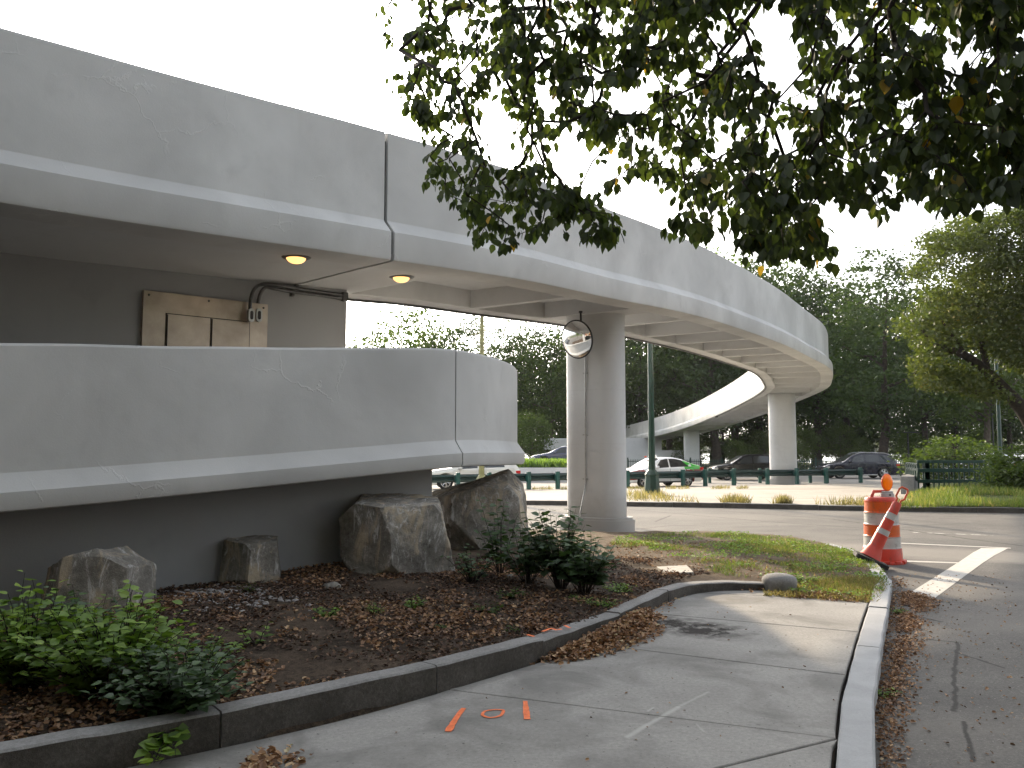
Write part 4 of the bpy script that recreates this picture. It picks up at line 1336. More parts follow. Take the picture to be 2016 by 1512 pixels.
# ================================================================== boulders, round stone, slab
def boulder(name, label, c, size, planes, seed, rz=0.0, group="split boulders in the planting bed", rough=.035):
    """rock from a fine sphere cut by flat faces; planes: (nx, ny, nz, d) in units of the half size"""
    import bmesh
    bm = bmesh.new()
    bmesh.ops.create_icosphere(bm, subdivisions=6, radius=1.45)
    P = [(Vector(p[:3]).normalized(), p[3]) for p in planes]
    for v in bm.verts:
        co = v.co.copy()
        for _ in range(3):
            for n, d in P:
                e = co.dot(n) - d
                if e > 0: co -= n * e
        w = noise.fractal(co * 2.0 + Vector((seed, 0, 0)), .9, 2.2, 6) * rough * .9
        ridge = abs(noise.noise(co * 1.3 + Vector((0, seed, 0)))) * rough * .7
        chip = (math.floor(3 * max(0, noise.noise(co * 2.6 + Vector((seed, seed, 3))))) / 3) * rough * 1.3
        fine = noise.fractal(co * 9.0 + Vector((seed, 2, 0)), .7, 2.1, 4) * .006 - abs(noise.noise(co * 6.0 + Vector((3, seed, 0)))) * .012
        v.co = co * (1 + w - ridge - chip + fine)
    me = D.meshes.new(name)
    bm.to_mesh(me); bm.free()
    for v in me.vertices:
        v.co = Vector((v.co.x * size[0], v.co.y * size[1], v.co.z * size[2]))
    me.polygons.foreach_set("use_smooth", np.ones(len(me.polygons), dtype=bool))
    me.set_sharp_from_angle(angle=R(28))
    me.materials.append(M['rock'])
    o = D.objects.new(name, me); COL.objects.link(o)
    o.location = c; o.rotation_euler = (0, 0, rz)
    return tag(o, label, "boulder", group)
def base_at(px, py): 
    g = gp(px, py, hz); return g
g = base_at(775, 1128)
boulder("boulder", "large blocky split boulder with a flat brown top and pale streaked face", (g.x, g.y + .25, g.z + .40), (.68, .62, .53),
        [(0.05, -.12, 1, .92), (-.55, -.83, .0, .86), (.62, -.78, .05, .84), (-1, .1, -.05, .98), (1, .1, .18, .95), (0, 1, 0, .9), (-.8, -.1, .6, 1.16), (.8, -.3, .5, 1.14), (-.8, -.3, -.5, 1.12), (.35, -.9, .35, .99), (-.1, -.9, -.5, 1.14), (0, 0, -1, .95)], 1.7)
g = base_at(934, 1085)
boulder("boulder", "boulder with a sloping ridged top behind the leafy shrub", (g.x + .02, g.y + .55, g.z + .50), (.84, .66, .70),
        [(-.36, -.1, 1, .74), (.30, -.35, 1, .92), (-.85, -.5, .1, .92), (.35, -.93, .12, .78), (1, -.1, .1, .9), (0, 1, 0, .9), (.75, -.2, .62, .98), (-.3, -.85, -.4, 1.0), (.85, -.2, -.5, 1.0), (0, 0, -1, .95)], 5.2)
g = base_at(168, 1212)
boulder("boulder", "dark tilted boulder with a pale jagged front face behind the left bush", (g.x - .02, g.y + .25, g.z + .22), (.47, .40, .50),
        [(-.35, .1, 1, .72), (.55, .0, 1, .78), (.35, -.95, .05, .66), (-.75, -.65, .1, .9), (1, -.1, .1, .86), (0, 1, 0, .9), (-1, .2, .3, 1.05), (.3, -.7, .75, .93), (0, 0, -1, .95)], 9.4)
g = base_at(485, 1150)
boulder("boulder", "small upright boulder with a flat top standing alone against the dark wall", (g.x, g.y + .18, g.z + .21), (.36, .32, .34),
        [(.06, -.1, 1, .84), (-.45, -.9, .1, .76), (.75, -.66, .0, .76), (-1, .1, .12, .9), (1, .2, .1, .88), (0, 1, 0, .9), (-.3, -.8, -.6, .95), (.3, -.6, .75, 1.02), (0, 0, -1, .95)], 13.1)
g = base_at(-45, 1192)
boulder("boulder", "boulder cut off by the left edge of the photo", (g.x, g.y + .2, g.z + .15), (.42, .36, .34),
        [(.1, -.1, 1, .84), (-.45, -.9, .1, .76), (.75, -.66, .0, .8), (1, .2, .1, .88), (0, 1, 0, .9), (0, 0, -1, .95)], 21.1)
g = gp(1536, 1162, .0)
mb = MB(); mb.lathe([(.165, -.1), (.185, .0), (.205, .08), (.207, .12), (.195, .15), (.16, .175), (.08, .195), (.005, .20)], 36)
o = mb.build("bollard", M['granite_dark'], smooth=40)
o.location = (g.x, g.y + .02, 0)
tag(o, "low round granite bollard stub with a domed top at the end of the pavement", "bollard")
g = [gp(px, py, .12) for px, py in ((1293, 1116), (1352, 1113), (1366, 1127), (1312, 1129))]
mb = MB(); mb.prism([(p.x, p.y) for p in g], 0.0, .125); tag(mb.build("utility_slab", M['slab'], bevel=.006), "flat square concrete cover slab lying in the dry grass", "slab")
# small loose stones near the wall
r = random.Random(4)
def stone_mesh(name, seed):
    import bmesh
    bm = bmesh.new(); bmesh.ops.create_icosphere(bm, subdivisions=2, radius=1)
    for v in bm.verts: v.co = v.co * (1 + .35 * noise.noise(v.co * 1.3 + Vector((seed, 0, 0))))
    me = D.meshes.new(name); bm.to_mesh(me); bm.free()
    return np.array([v.co[:] for v in me.vertices]), [tuple(p.vertices) for p in me.polygons]
SV = [stone_mesh("s", k * 3.3) for k in range(4)]
mb = MB()
for _ in range(420):
    t = r.random()
    px, py = r.gauss(430, 75), r.gauss(1172, 14)
    if _ % 5 == 0: px, py = r.uniform(0, 60), r.gauss(1190, 8)
    g = gp(px, py, hz); s = r.uniform(.012, .032)
    V_, F_ = SV[r.randrange(4)]
    a = r.uniform(0, 6.28); ca, sa = math.cos(a), math.sin(a)
    mb.add([(g.x + (x * ca - y * sa) * s * 1.3, g.y + (x * sa + y * ca) * s, g.z + .012 + z * s * .7) for x, y, z in V_], F_)
tag(mb.build("gravel", M['pebble'], smooth=60), "loose pebbles in the bed by the wall", None, None, "stuff")
for (px, py, s, lab) in ((655, 1160, .07, "fist sized grey stone in front of the large boulder"), (1005, 1140, .04, "small pale stone under the leafy shrub")):
    g = gp(px, py, hz); V_, F_ = SV[1]
    mb = MB(); mb.add([(x * s * 1.5, y * s, z * s * .7) for x, y, z in V_], F_)
    o = mb.build("stone", M['rock'], smooth=60); o.location = (g.x, g.y, g.z + .03); tag(o, lab, "stone")

# ================================================================== green railing at right with its stone pier
RY = 33.5
pz = -.02
def rp(px): return at(px, 930, RY)
root = thing("green_railing", "dark green railing with three flat rails and thin bars above the grass bank", "railing")
xL, xR = at(1806, 930, RY).x, at(1983, 930, RY).x
zT, zM, zB = at(1900, 909, RY).z, at(1900, 926, RY).z, at(1900, 947.5, RY).z
for z, h in ((zT, .12), (zM, .15), (zB, .13)):
    mb = MB(); mb.box(((xL + xR) / 2, RY, z), (xR - xL, .07, h)); mb.build("rail", M['green_paint'], root, bevel=.008)
n = 17
for k in range(n + 1):
    x = xL + .06 + (xR - xL - .12) * k / n
    mb = MB(); mb.box((x, RY + .06, (zT - .55) / 2), (.045, .04, zT + .5)); mb.build("bar", M['green_paint'], root)
for x in (xL + .42, xR - .42, xL + (xR - xL) * .12):
    mb = MB(); mb.box((x, RY + .14, (zT - .5) / 2), (.2, .2, zT + .52)); mb.build("post", M['green_paint'], root, bevel=.01)
mb = MB()
a_, b_ = at(1786, 930, RY + 3.5), at(1807, 930, RY + .1)
root2 = thing("side_railing", "short dark green railing on top of the concrete pier", "railing")
for z in (at(1790, 912, RY + 3).z, at(1790, 922, RY + 3).z):
    mb = MB(); mb.tube([(a_.x, a_.y, z), (b_.x, b_.y, z)], .05, 6); mb.build("rail", M['green_paint'], root2)
for t in (0, .2, .4, .6, .8, 1):
    q_ = a_.lerp(b_, t)
    mb = MB(); mb.box((q_.x, q_.y, (.45 + at(1790, 911, RY + 3).z) / 2), (.1, .1, at(1790, 911, RY + 3).z - .45)); mb.build("bar", M['green_paint'], root2)
mb = MB(); mb.prism([(at(1773, 960, RY - .35).x, RY - .35), (at(1800, 960, RY - .35).x, RY - .35), (at(1808, 960, RY + 3.6).x, RY + 3.6), (at(1788, 960, RY + 3.6).x, RY + 3.6)], -.4, at(1780, 936, RY + 1).z)
tag(mb.build("concrete_pier", M['granite_dark'], bevel=.02), "weathered concrete pier block at the end of the green railing", "pier")

# iron park fence beyond the highway: panels of thin bars, each panel a thing
FY = 66.6
fx0, fx1 = at(1236, 920, FY).x, at(2100, 920, FY).x
np_ = 14
panel = None
for k in range(np_):
    x0 = fx0 + (fx1 - fx0) * k / np_
    w = (fx1 - fx0) / np_
    if panel is None:
        panel = thing("iron_fence", "section of low dark green iron picket fence along the park edge", "fence", (x0, FY, HWY_Z + .05), 0, "iron fence sections along the park")
        mb = MB()
        for q_ in range(18): mb.box((w * (q_ + .5) / 18, 0, .58), (.035, .035, 1.15))
        mb.build("pickets", M['green_paint'], panel)
        mb = MB()
        for z in (.16, 1.0): mb.box((w / 2, .0, z), (w, .05, .05))
        mb.build("rails", M['green_paint'], panel)
        mb = MB(); mb.box((0, 0, .65), (.1, .1, 1.3)); mb.build("post", M['green_paint'], panel)
    else:
        c = copy_tree(panel); c.location = (x0, FY, HWY_Z + .05)

# raised hedge strip with its wall behind the pale car, low walls and far landing of the ramp
HYY = 51.0
wx0, wx1 = at(940, 925, HYY).x, at(1200, 925, HYY).x
mb = MB(); mb.prism([(wx0, HYY), (wx1, HYY), (wx1, HYY + .4), (wx0, HYY + .4)], HWY_Z, at(1050, 921, HYY).z)
tag(mb.build("low_wall", M['concrete_smooth'], bevel=.02), "low stained concrete wall under the bright hedge strip", "wall")
mb = MB(); mb.prism([(wx0, HYY + .4), (wx1, HYY + .4), (wx1, HYY + 5), (wx0, HYY + 5)], HWY_Z, at(1050, 920.5, HYY).z)
tag(mb.build("raised_ground", M['lawn']), None, None, None, "structure")
# the near landing of the far ramp: a closed parapet turning back under the deck
LY = 84.0
land = thing("far_ramp_landing", "grey concrete ramp landing under the far end of the bridge", "ramp")
def zz(py, Y): return at(1200, py, Y).z
x0, x1 = at(1225, 900, LY).x, at(1349, 900, LY).x
mb = MB(); mb.prism([(x0, LY), (x1, LY), (x1, LY + .3), (x0, LY + .3)], -.5, zz(886.5, LY)); mb.build("front_wall", M['concrete_smooth'], land)
LY2 = 88
x0, x1 = at(1120, 900, LY2).x, at(1303, 900, LY2).x
mb = MB(); mb.prism([(x0, LY2), (x1, LY2), (x1, LY2 + .5), (x0, LY2 + .5)], -.5, zz(862, LY2)); mb.build("back_wall", M['concrete_smooth'], land)
LY3 = 80
x0, x1 = at(1072, 880, LY3).x, at(1165, 880, LY3).x
mb = MB(); mb.prism([(x0, LY3), (x1, LY3 - 3), (x1, LY3 + 2), (x0, LY3 + 2)], zz(881, LY3), zz(863.5, LY3)); mb.build("parapet", M['concrete_smooth'], land, bevel=.05)
mb = MB(); mb.prism([(x0 - .1, LY3 - .12), (x1, LY3 - 3.12), (x1, LY3 + 2), (x0 - .1, LY3 + 2)], zz(885, LY3), zz(881, LY3) - .002); mb.build("ledge", M['concrete_smooth'], land, bevel=.03)
for px in (1085, 1112):
    q_ = at(px, 890, LY3); mb = MB(); mb.box((q_.x, LY3 + 1, .3), (.5, .5, 2.0)); mb.build("pillar", M['concrete_smooth'], land)
# ================================================================== cars
def lerp_tab(tab, x):
    for (a, u), (b, v) in zip(tab, tab[1:]):
        if x <= b: return u + (v - u) * max(0, (x - a)) / max(1e-6, b - a)
    return tab[-1][1]
def make_car(name, label, loc, prof, belt, L, W, wheel_x, wheel_r, cab, windows, paints, zone=None, group="cars driving on the highway", rails=False, sill=.24, rz=math.pi):
    """car built nose at x=0, tail at x=L, then turned; prof: top line, belt: shoulder line, cab: (cowl, roof front, roof rear, glass foot)"""
    root = thing(name, label, "car", loc, 0, group)
    xs = sorted(set([round(v, 3) for v in np.arange(0, L + .001, .05)] + [L]))
    arch = wheel_r + .07
    hw0 = W / 2
    def hw(x):
        f = 1.0
        if x < .5: f = .80 + .20 * math.sin(math.pi / 2 * min(1, (x + .02) / .5))
        if x > L - .45: f = min(f, .86 + .14 * math.sin(math.pi / 2 * min(1, (L - x + .02) / .45)))
        return hw0 * f
    def zbot(x):
        z = sill + (.06 if x < .15 or x > L - .15 else 0)
        for wx in wheel_x:
            d = abs(x - wx)
            if d < arch: z = max(z, wheel_r + math.sqrt(arch * arch - d * d))
        return z
    def section(x):
        zt = lerp_tab(prof, x); zb = zbot(x); be = min(lerp_tab(belt, x), zt - .02); be = max(be, zb + .06)
        h = hw(x); g = min(1, max(0, (zt - be - .02) / .45))
        hr = h * (.94 - .20 * g)
        pts = [(0, zb + .0), (h * .86, zb), (h * .965, zb + .025)]
        for t in (.3, .62, .85): pts.append((h * (.985 + .02 * math.sin(math.pi * t)), zb + (be - zb) * t))
        pts += [(h * .985, be - .01), (h * .955, be + .015)]
        for t in (.33, .66, .93): pts.append((h * .945 + (hr - h * .945) * t, be + .02 + (zt - .03 - be - .02) * t))
        pts += [(hr * .90, zt - .004), (hr * .5, zt + .012), (0, zt + .018)]
        return pts, be, zt, h, hr
    rows = [section(x)[0] for x in xs]
    nq = len(rows[0])
    vs, fs, ms = [], [], []
    for x, row in zip(xs, rows):
        for y, z in row: vs.append((x, y, z))
        for y, z in row: vs.append((x, -y, z))
    def mi(x, z):
        return zone(x, z) if zone else 0
    w2 = 2 * nq
    for i in range(len(xs) - 1):
        for k in range(nq - 1):
            a = i * w2 + k
            f = (a, a + w2, a + w2 + 1, a + 1)
            xm = (xs[i] + xs[i + 1]) / 2; zm = (rows[i][k][1] + rows[i][k + 1][1]) / 2
            fs.append(f); ms.append(mi(xm, zm))
            b = a + nq
            fs.append((b, b + 1, b + w2 + 1, b + w2)); ms.append(mi(xm, zm))
    fs.append(tuple(list(range(0, nq)) + list(range(2 * nq - 1, nq - 1, -1)))); ms.append(mi(0, .5))
    o_ = (len(xs) - 1) * w2
    fs.append(tuple(list(range(o_ + nq, o_ + 2 * nq)) + list(range(o_ + nq - 1, o_ - 1, -1)))); ms.append(mi(L, .5))
    mb = MB(); mb.v, mb.f, mb.m = vs, fs, ms
    body = mb.build("body", paints, root, smooth=38)
    def upper(x, t, out=.008):
        pts, be, zt, h, hr = section(x)
        y = h * .945 + (hr - h * .945) * t
        z = be + .02 + (zt - .03 - be - .02) * t
        return y + out, z
    for side in (1, -1):
        for (b0, b1, t0, t1, tl) in windows:
            mb = MB(); vs, fs = [], []
            n, m_ = 10, 4
            for i in range(n + 1):
                for j in range(m_ + 1):
                    t = .06 + (tl - .06) * j / m_
                    u = i / n
                    x = (b0 + (t0 - b0) * j / m_) * (1 - u) + (b1 + (t1 - b1) * j / m_) * u
                    y, z = upper(x, t)
                    vs.append((x, side * y, z))
            for i in range(n):
                for j in range(m_):
                    a = i * (m_ + 1) + j
                    f = (a, a + m_ + 1, a + m_ + 2, a + 1)
                    fs.append(f if side > 0 else f[::-1])
            mb.add(vs, fs); mb.build("side_window", M['car_glass'], root)
    for (xa, xb, nm) in ((cab[0] + .03, cab[1] - .03, "windscreen"), (cab[2] + .03, cab[3] - .03, "rear_window")):
        mb = MB(); vs, fs = [], []
        for i in range(9):
            x = xa + (xb - xa) * i / 8
            pts, be, zt, h, hr = section(x)
            for j in range(9):
                y = hr * .86 * (j / 4 - 1)
                z = zt + .018 - .022 * (abs(y) / hr) ** 2 + .008
                vs.append((x, y, z))
        for i in range(8):
            for j in range(8):
                a = i * 9 + j; fs.append((a, a + 9, a + 10, a + 1))
        mb.add(vs, fs); mb.build(nm, M['car_glass'], root)
    for wx in wheel_x:
        for side in (1, -1):
            Mw = Matrix.Translation((wx, side * (hw0 - .12), wheel_r)) @ Matrix.Rotation(R(-90) * side, 4, 'X')
            mb = MB(); mb.lathe([(wheel_r * .62, -.11), (wheel_r * .95, -.11), (wheel_r, -.08), (wheel_r, .08), (wheel_r * .95, .11), (wheel_r * .68, .115), (wheel_r * .64, .06)], 28, M=Mw)
            wheel = mb.build("wheel", M['tyre'], root, smooth=40)
            mb = MB()
            mb.lathe([(wheel_r * .66, .04), (wheel_r * .68, .10), (wheel_r * .60, .10), (wheel_r * .58, .05)], 28, M=Mw)
            for s_ in range(5):
                for dd in (-.12, .12):
                    a = 2 * math.pi * s_ / 5 + dd
                    mb.tube([Mw @ Vector((wheel_r * .10 * math.cos(a), wheel_r * .10 * math.sin(a), .085)), Mw @ Vector((wheel_r * .62 * math.cos(a + dd * .6), wheel_r * .62 * math.sin(a + dd * .6), .09))], wheel_r * .055, 5)
            mb.lathe([(wheel_r * .17, .06), (wheel_r * .16, .105), (.005, .11)], 12, M=Mw)
            mb.build("rim", M['chrome'], wheel, smooth=40)
            mb = MB(); mb.lathe([(wheel_r * .62, .0), (.004, .0)], 20, M=Mw); mb.build("hub_shadow_plate", M['trim'], wheel)
    for side in (1, -1):
        y, z = upper(cab[0] + .42, .05)
        mb = MB(); mb.box((cab[0] + .40, side * (y + .09), z + .06), (.16, .2, .13)); mb.build("wing_mirror", paints[0], root, bevel=.03)
        yy = hw(.22)
        zt = lerp_tab(belt, .25)
        mb = MB(); mb.prism([(.03, zt - .16), (.10, zt - .05), (.55, zt + .0), (.42, zt - .11), (.2, zt - .17)], -.02, .02, M=Matrix.Translation((0, side * (hw(.28) * .985), 0)) @ Matrix.Rotation(R(90), 4, 'X') )
        mb.build("headlight", M['head_lamp'], root, bevel=.008)
        zt = lerp_tab(belt, L - .2)
        mb = MB(); mb.prism([(L - .36, zt - .03), (L - .02, zt - .01), (L - .015, zt - .17), (L - .22, zt - .15)], -.02, .02, M=Matrix.Translation((0, side * (hw(L - .2) * .99), 0)) @ Matrix.Rotation(R(90), 4, 'X'))
        mb.build("tail_light", M['tail_lamp'], root, bevel=.008)
        for hx in (windows[0][1] - .16, windows[1][1] - .12):
            pts, be, zt, h, hr = section(hx)
            mb = MB(); mb.box((hx, side * (h * 1.0 + .012), be - .11), (.2, .035, .035)); mb.build("door_handle", paints[0], root, bevel=.008)
        for sx in (windows[0][0] + .12, windows[0][1] + .04, windows[1][1] + .02):
            if sx < wheel_x[1] - arch - .02 or sx < wheel_x[0]:
                pts, be, zt, h, hr = section(sx)
                zb = sill + .06
                mb = MB(); mb.tube([(sx, side * (p[0] + .002), p[1]) for p in pts[2:7]], .006, 4); mb.build("door_seam", M['trim'], root)
        mb = MB(); mb.box(((wheel_x[0] + wheel_x[1]) / 2, side * (hw0 * .975), sill + .02), (wheel_x[1] - wheel_x[0] - 2 * arch, .05, .07)); mb.build("sill_trim", M['trim'] if not rails else M['chrome'], root, bevel=.01)
        if rails:
            xs_ = np.linspace(cab[1] + .1, cab[2], 8)
            mb = MB(); mb.tube([(x, side * (section(x)[4] * .88), section(x)[2] + (.055 if 0 < i < 7 else .01)) for i, x in enumerate(xs_)], .018, 6); mb.build("roof_rail", M['chrome'], root, smooth=50)
    mb = MB(); mb.box((-.0, 0, .42), (.06, W * .62, .13)); mb.box((.01, 0, .66), (.05, W * .5, .10)); mb.build("grille", M['trim'], root, bevel=.02)
    mb = MB(); mb.box((L + .0, 0, .40), (.06, W * .7, .14)); mb.build("rear_bumper_trim", M['trim'], root, bevel=.02)
    root.rotation_euler = (0, 0, rz)
    return root
SEDAN = [(0, .62), (.06, .70), (.3, .79), (.9, .90), (1.35, .98), (1.75, 1.20), (2.2, 1.40), (2.6, 1.46), (3.1, 1.45), (3.6, 1.36), (4.1, 1.18), (4.45, 1.09), (4.80, 1.05), (4.88, .95), (4.9, .6)]
SEDAN_B = [(0, .56), (.1, .66), (.6, .76), (1.4, .88), (2.5, .92), (4.0, .97), (4.7, .98), (4.9, .8)]
SUV = [(0, .72), (.06, .82), (.3, .93), (.8, 1.02), (1.2, 1.08), (1.6, 1.34), (1.95, 1.55), (2.4, 1.64), (3.0, 1.66), (3.7, 1.62), (4.15, 1.54), (4.35, 1.30), (4.55, 1.08), (4.62, .95), (4.65, .6)]
SUV_B = [(0, .66), (.1, .78), (.5, .90), (1.3, 1.0), (2.6, 1.05), (3.8, 1.10), (4.3, 1.10), (4.65, .85)]
def taxi_zone(x, z):
    if x < 1.06 and z < .86 and z > .40: return 1
    if x > 3.72 - .9 * max(0, .9 - z) + .0 and .38 < z <= .86: return 1
    if x > 3.62 and .86 < z < 1.27 and x < 4.72: return 2
    return 0
def place(px_front, Y): return at(px_front, 900, Y).x
KX = 1.0
# cars run to the left: nose at smaller x, so the model's +x is world +x
def car_at(px_front, Y, **kw): return make_car(loc=(place(px_front, Y), Y, HWY_Z), rz=0.0, **kw)
taxi = make_car(loc=(at(1364, 900, 45.4).x - 4.9 * math.cos(R(27)), 45.4 - 4.9 * math.sin(R(27)), HWY_Z), rz=R(27), name="taxi", label="white taxi with maroon wings and a bright green rear quarter passing behind the lamp post", prof=SEDAN, belt=SEDAN_B, L=4.9, W=1.84, wheel_x=(.98, 3.80), wheel_r=.34, cab=(1.38, 2.25, 3.55, 4.35),
       windows=((1.62, 2.62, 2.18, 2.62, .92), (2.70, 3.95, 2.70, 3.52, .92)), paints=[M['car_white'], M['car_maroon'], M['car_green']], zone=taxi_zone)
taxi.scale = (1.0, 1.0, 1.06)
mb = MB(); mb.box((2.2, 0, 1.53), (.2, .62, .12), taper=.8); mb.build("roof_sign", M['car_white'], taxi, bevel=.02)
mb = MB(); mb.box((2.05, .42, 1.49), (.1, .09, .07)); mb.build("roof_marker", M['orange_plastic'], taxi, bevel=.01)
# lettering on the side that faces the viewer
def text_on(parent, body, loc, size, mat, rot=(R(90), 0, 0), name="lettering"):
    cu = D.curves.new(name, 'FONT'); cu.body = body; cu.size = size; cu.extrude = .002; cu.align_x = 'CENTER'
    dg_ = None
    o = D.objects.new(name, cu); COL.objects.link(o); o.parent = parent; o.location = loc; o.rotation_euler = rot
    cu.materials.append(mat)
    bpy.context.view_layer.update()
    me = D.meshes.new_from_object(o.evaluated_get(bpy.context.evaluated_depsgraph_get()))
    D.objects.remove(o)
    m = D.objects.new(name, me); COL.objects.link(m); m.parent = parent; m.location = loc; m.rotation_euler = rot
    return m
text_on(taxi, "5", (1.52, -.937, .56), .2, M['trim']); text_on(taxi, "0", (2.18, -.937, .56), .2, M['trim'])
text_on(taxi, "Tapas Co", (3.0, -.94, .60), .17, M['trim']); text_on(taxi, "Taxi", (3.08, -.937, .42), .14, M['trim'])
text_on(taxi, "BOSTON'S", (4.42, -.93, .63), .12, M['car_white'])
mb = MB(); mb.lathe([(.1, 0), (.1, .006), (.0, .007)], 20, M=Matrix.Translation((3.98, -.855, 1.03)) @ Matrix.Rotation(R(78), 4, 'X')); mb.build("round_emblem", M['car_white'], taxi)
make_car(loc=(at(838, 900, 41.3).x, 41.3, HWY_Z), rz=R(9), name="crossover_car", label="pearl white crossover car under the end of the lower ramp", prof=SUV, belt=[(a, b - .06) for a, b in SUV_B], L=4.65, W=1.88, wheel_x=(.93, 3.68), wheel_r=.36, cab=(1.25, 1.98, 4.1, 4.52),
       windows=((1.50, 2.50, 1.98, 2.50, .9), (2.58, 3.85, 2.58, 3.7, .9)), paints=[M['car_cream']])
car_at(1397, 54.5, name="crossover_car", label="black crossover car left of the far column", prof=SUV, belt=SUV_B, L=4.65, W=1.86, wheel_x=(.90, 3.62), wheel_r=.36, cab=(1.25, 1.98, 4.1, 4.5),
       windows=((1.55, 2.55, 2.05, 2.55, .9), (2.63, 3.85, 2.63, 3.6, .88)), paints=[M['car_black']])
BIG = [(0, .76), (.06, .86), (.35, .98), (.9, 1.06), (1.25, 1.12), (1.7, 1.42), (2.05, 1.62), (2.6, 1.72), (3.4, 1.73), (4.2, 1.68), (4.6, 1.60), (4.85, 1.32), (5.02, 1.08), (5.08, .95), (5.1, .6)]
BIG_B = [(0, .7), (.1, .82), (.5, .94), (1.3, 1.04), (2.6, 1.08), (4.2, 1.12), (4.75, 1.12), (5.1, .85)]
car_at(1614, 57.5, name="estate_car", label="dark navy sport utility car right of the far column", prof=BIG, belt=BIG_B, L=5.1, W=1.95, wheel_x=(.98, 4.0), wheel_r=.39, cab=(1.3, 2.08, 4.55, 5.0),
       windows=((1.60, 2.72, 2.12, 2.72, .88), (2.80, 3.72, 2.80, 3.70, .88), (3.79, 4.55, 3.77, 4.35, .86)), paints=[M['car_navy']], rails=True)
car_at(1845, 58.5, name="crossover_car", label="white sport utility car seen through the green railing", prof=BIG, belt=BIG_B, L=5.0, W=1.92, wheel_x=(.98, 3.95), wheel_r=.38, cab=(1.3, 2.08, 4.5, 4.9),
       windows=((1.60, 2.72, 2.12, 2.72, .88), (2.80, 3.72, 2.80, 3.70, .88), (3.79, 4.45, 3.77, 4.3, .86)), paints=[M['car_white']], rails=True)
car_at(1044, 62, name="parked_car", label="grey blue car half hidden behind the bright hedge strip", prof=SEDAN, belt=SEDAN_B, L=4.7, W=1.82, wheel_x=(.95, 3.75), wheel_r=.33, cab=(1.38, 2.25, 3.55, 4.35),
       windows=((1.62, 2.62, 2.18, 2.62, .92), (2.70, 3.95, 2.70, 3.52, .92)), paints=[M['car_blue']]).location.z = .55

# ================================================================== greenery close by
def scatter_px(n, poly, zf, r=rng):
    """n points on the ground inside a picture polygon, spread evenly over the ground"""
    P = np.array(poly, float)
    G = [gp(px, py, zf if not callable(zf) else .1) for px, py in poly]
    gx = np.array([(g.x, g.y) for g in G])
    lo, hi = gx.min(0), gx.max(0)
    out = []
    while len(out) < n:
        c = r.uniform(lo, hi, size=(n * 2, 2))
        ins = np.zeros(len(c), bool)
        a, b = gx, np.roll(gx, -1, axis=0)
        for (ax_, ay), (bx_, by) in zip(a, b):
            cc = (ay > c[:, 1]) != (by > c[:, 1])
            ins ^= cc & (c[:, 0] < (bx_ - ax_) * (c[:, 1] - ay) / (by - ay + 1e-12) + ax_)
        out.extend(c[ins].tolist())
    return np.array(out[:n])
def fnoise(XY, s, o=0.0): return np.array([noise.noise((x * s, y * s, o)) for x, y in XY])
def litter(name, label, XY, zf, size, mat, thick=0.0, template=CHIP, edge=None, flat=.5, bias=0.0):
    n = len(XY)
    Z = zf(XY[:, 0], XY[:, 1]) if callable(zf) else np.full(n, zf)
    pile = rng.random(n) ** .7 * thick
    C = np.column_stack([XY, Z + .006 + pile])
    a = rng.uniform(0, 2 * np.pi, n)
    Xd = np.column_stack([np.cos(a), np.sin(a), rng.normal(0, .28, n)])
    Nn = np.column_stack([rng.normal(0, flat, n), rng.normal(0, flat, n), np.ones(n)])
    S = rng.uniform(*size, n)
    o = quads_object(name, orient(template, C, Xd, Nn, S), mat, None, np.clip(rng.beta(2, 2.2, n) + bias, 0, 1))
    return tag(o, label, None, None, "stuff")
bedz_np = lambda x, y: hz_np(x, y) + np.array([noise.fractal((a * 1.7, b * 1.7, 3.1), .9, 2.1, 5) for a, b in zip(x, y)]) * .022 + np.clip(sdist(x, y), 0, .3) * .05
# fallen leaves all over the bed, thicker in patches
BEDP = [(-350, 1560), (0, 1495), (550, 1378), (890, 1298), (1150, 1232), (1330, 1142), (1400, 1120), (1280, 1095), (1100, 1100), (900, 1105), (650, 1118), (400, 1140), (0, 1192), (-350, 1220)]
XY = scatter_px(36000, BEDP, .12)
dn = fnoise(XY, .9, 1.0) + .6 * fnoise(XY, 3.1, 2.0)
XY = XY[(dn > -.42 + .5 * rng.random(len(XY)))]
litter("leaf_litter", "brown fallen leaves and chips over the planting bed", XY, bedz_np, (.018, .05), M['mulch'], .012)
XY = scatter_px(34000, BEDP, .12)
dn = fnoise(XY, .7, 5.0) + .7 * fnoise(XY, 2.4, 6.0)
lft = (XY[:, 0] < -1.6) & (XY[:, 1] < 6.2)
XY = XY[(dn + lft * .7 > .05 + .3 * rng.random(len(XY)))]
litter("fallen_leaves", "dry tan fallen leaves lying in drifts on the bed", XY, bedz_np, (.022, .055), M['litter'], .02)
# drifts on the pavement side of the kerb and in the gutter
def drift(n, poly, zf, thick, size=(.025, .06), nm="leaf_drift", lab="", bias=0.0):
    XY = scatter_px(n, poly, zf)
    k = fnoise(XY, 3.0, 3.0)
    XY = XY[k > -.45 + .35 * rng.random(len(XY))]
    G = np.array([gp(px, py, zf).xy[:] for px, py in poly])
    d = np.full(len(XY), 9.0)
    for a, b in zip(G, np.roll(G, -1, axis=0)):
        e = b - a
        t = np.clip(((XY - a) @ e) / (e @ e + 1e-9), 0, 1)
        d = np.minimum(d, np.linalg.norm(XY - a - t[:, None] * e, axis=1))
    keep = rng.random(len(XY)) < .25 + d / .12                      # drifts thin out and flatten towards their edges
    XY, d = XY[keep], d[keep]
    XY = XY + rng.normal(0, .05, XY.shape) * (d < .10)[:, None]
    litter(nm, lab, XY, zf, size, M['litter'], thick * np.clip(d / .22, .06, 1), bias=bias)
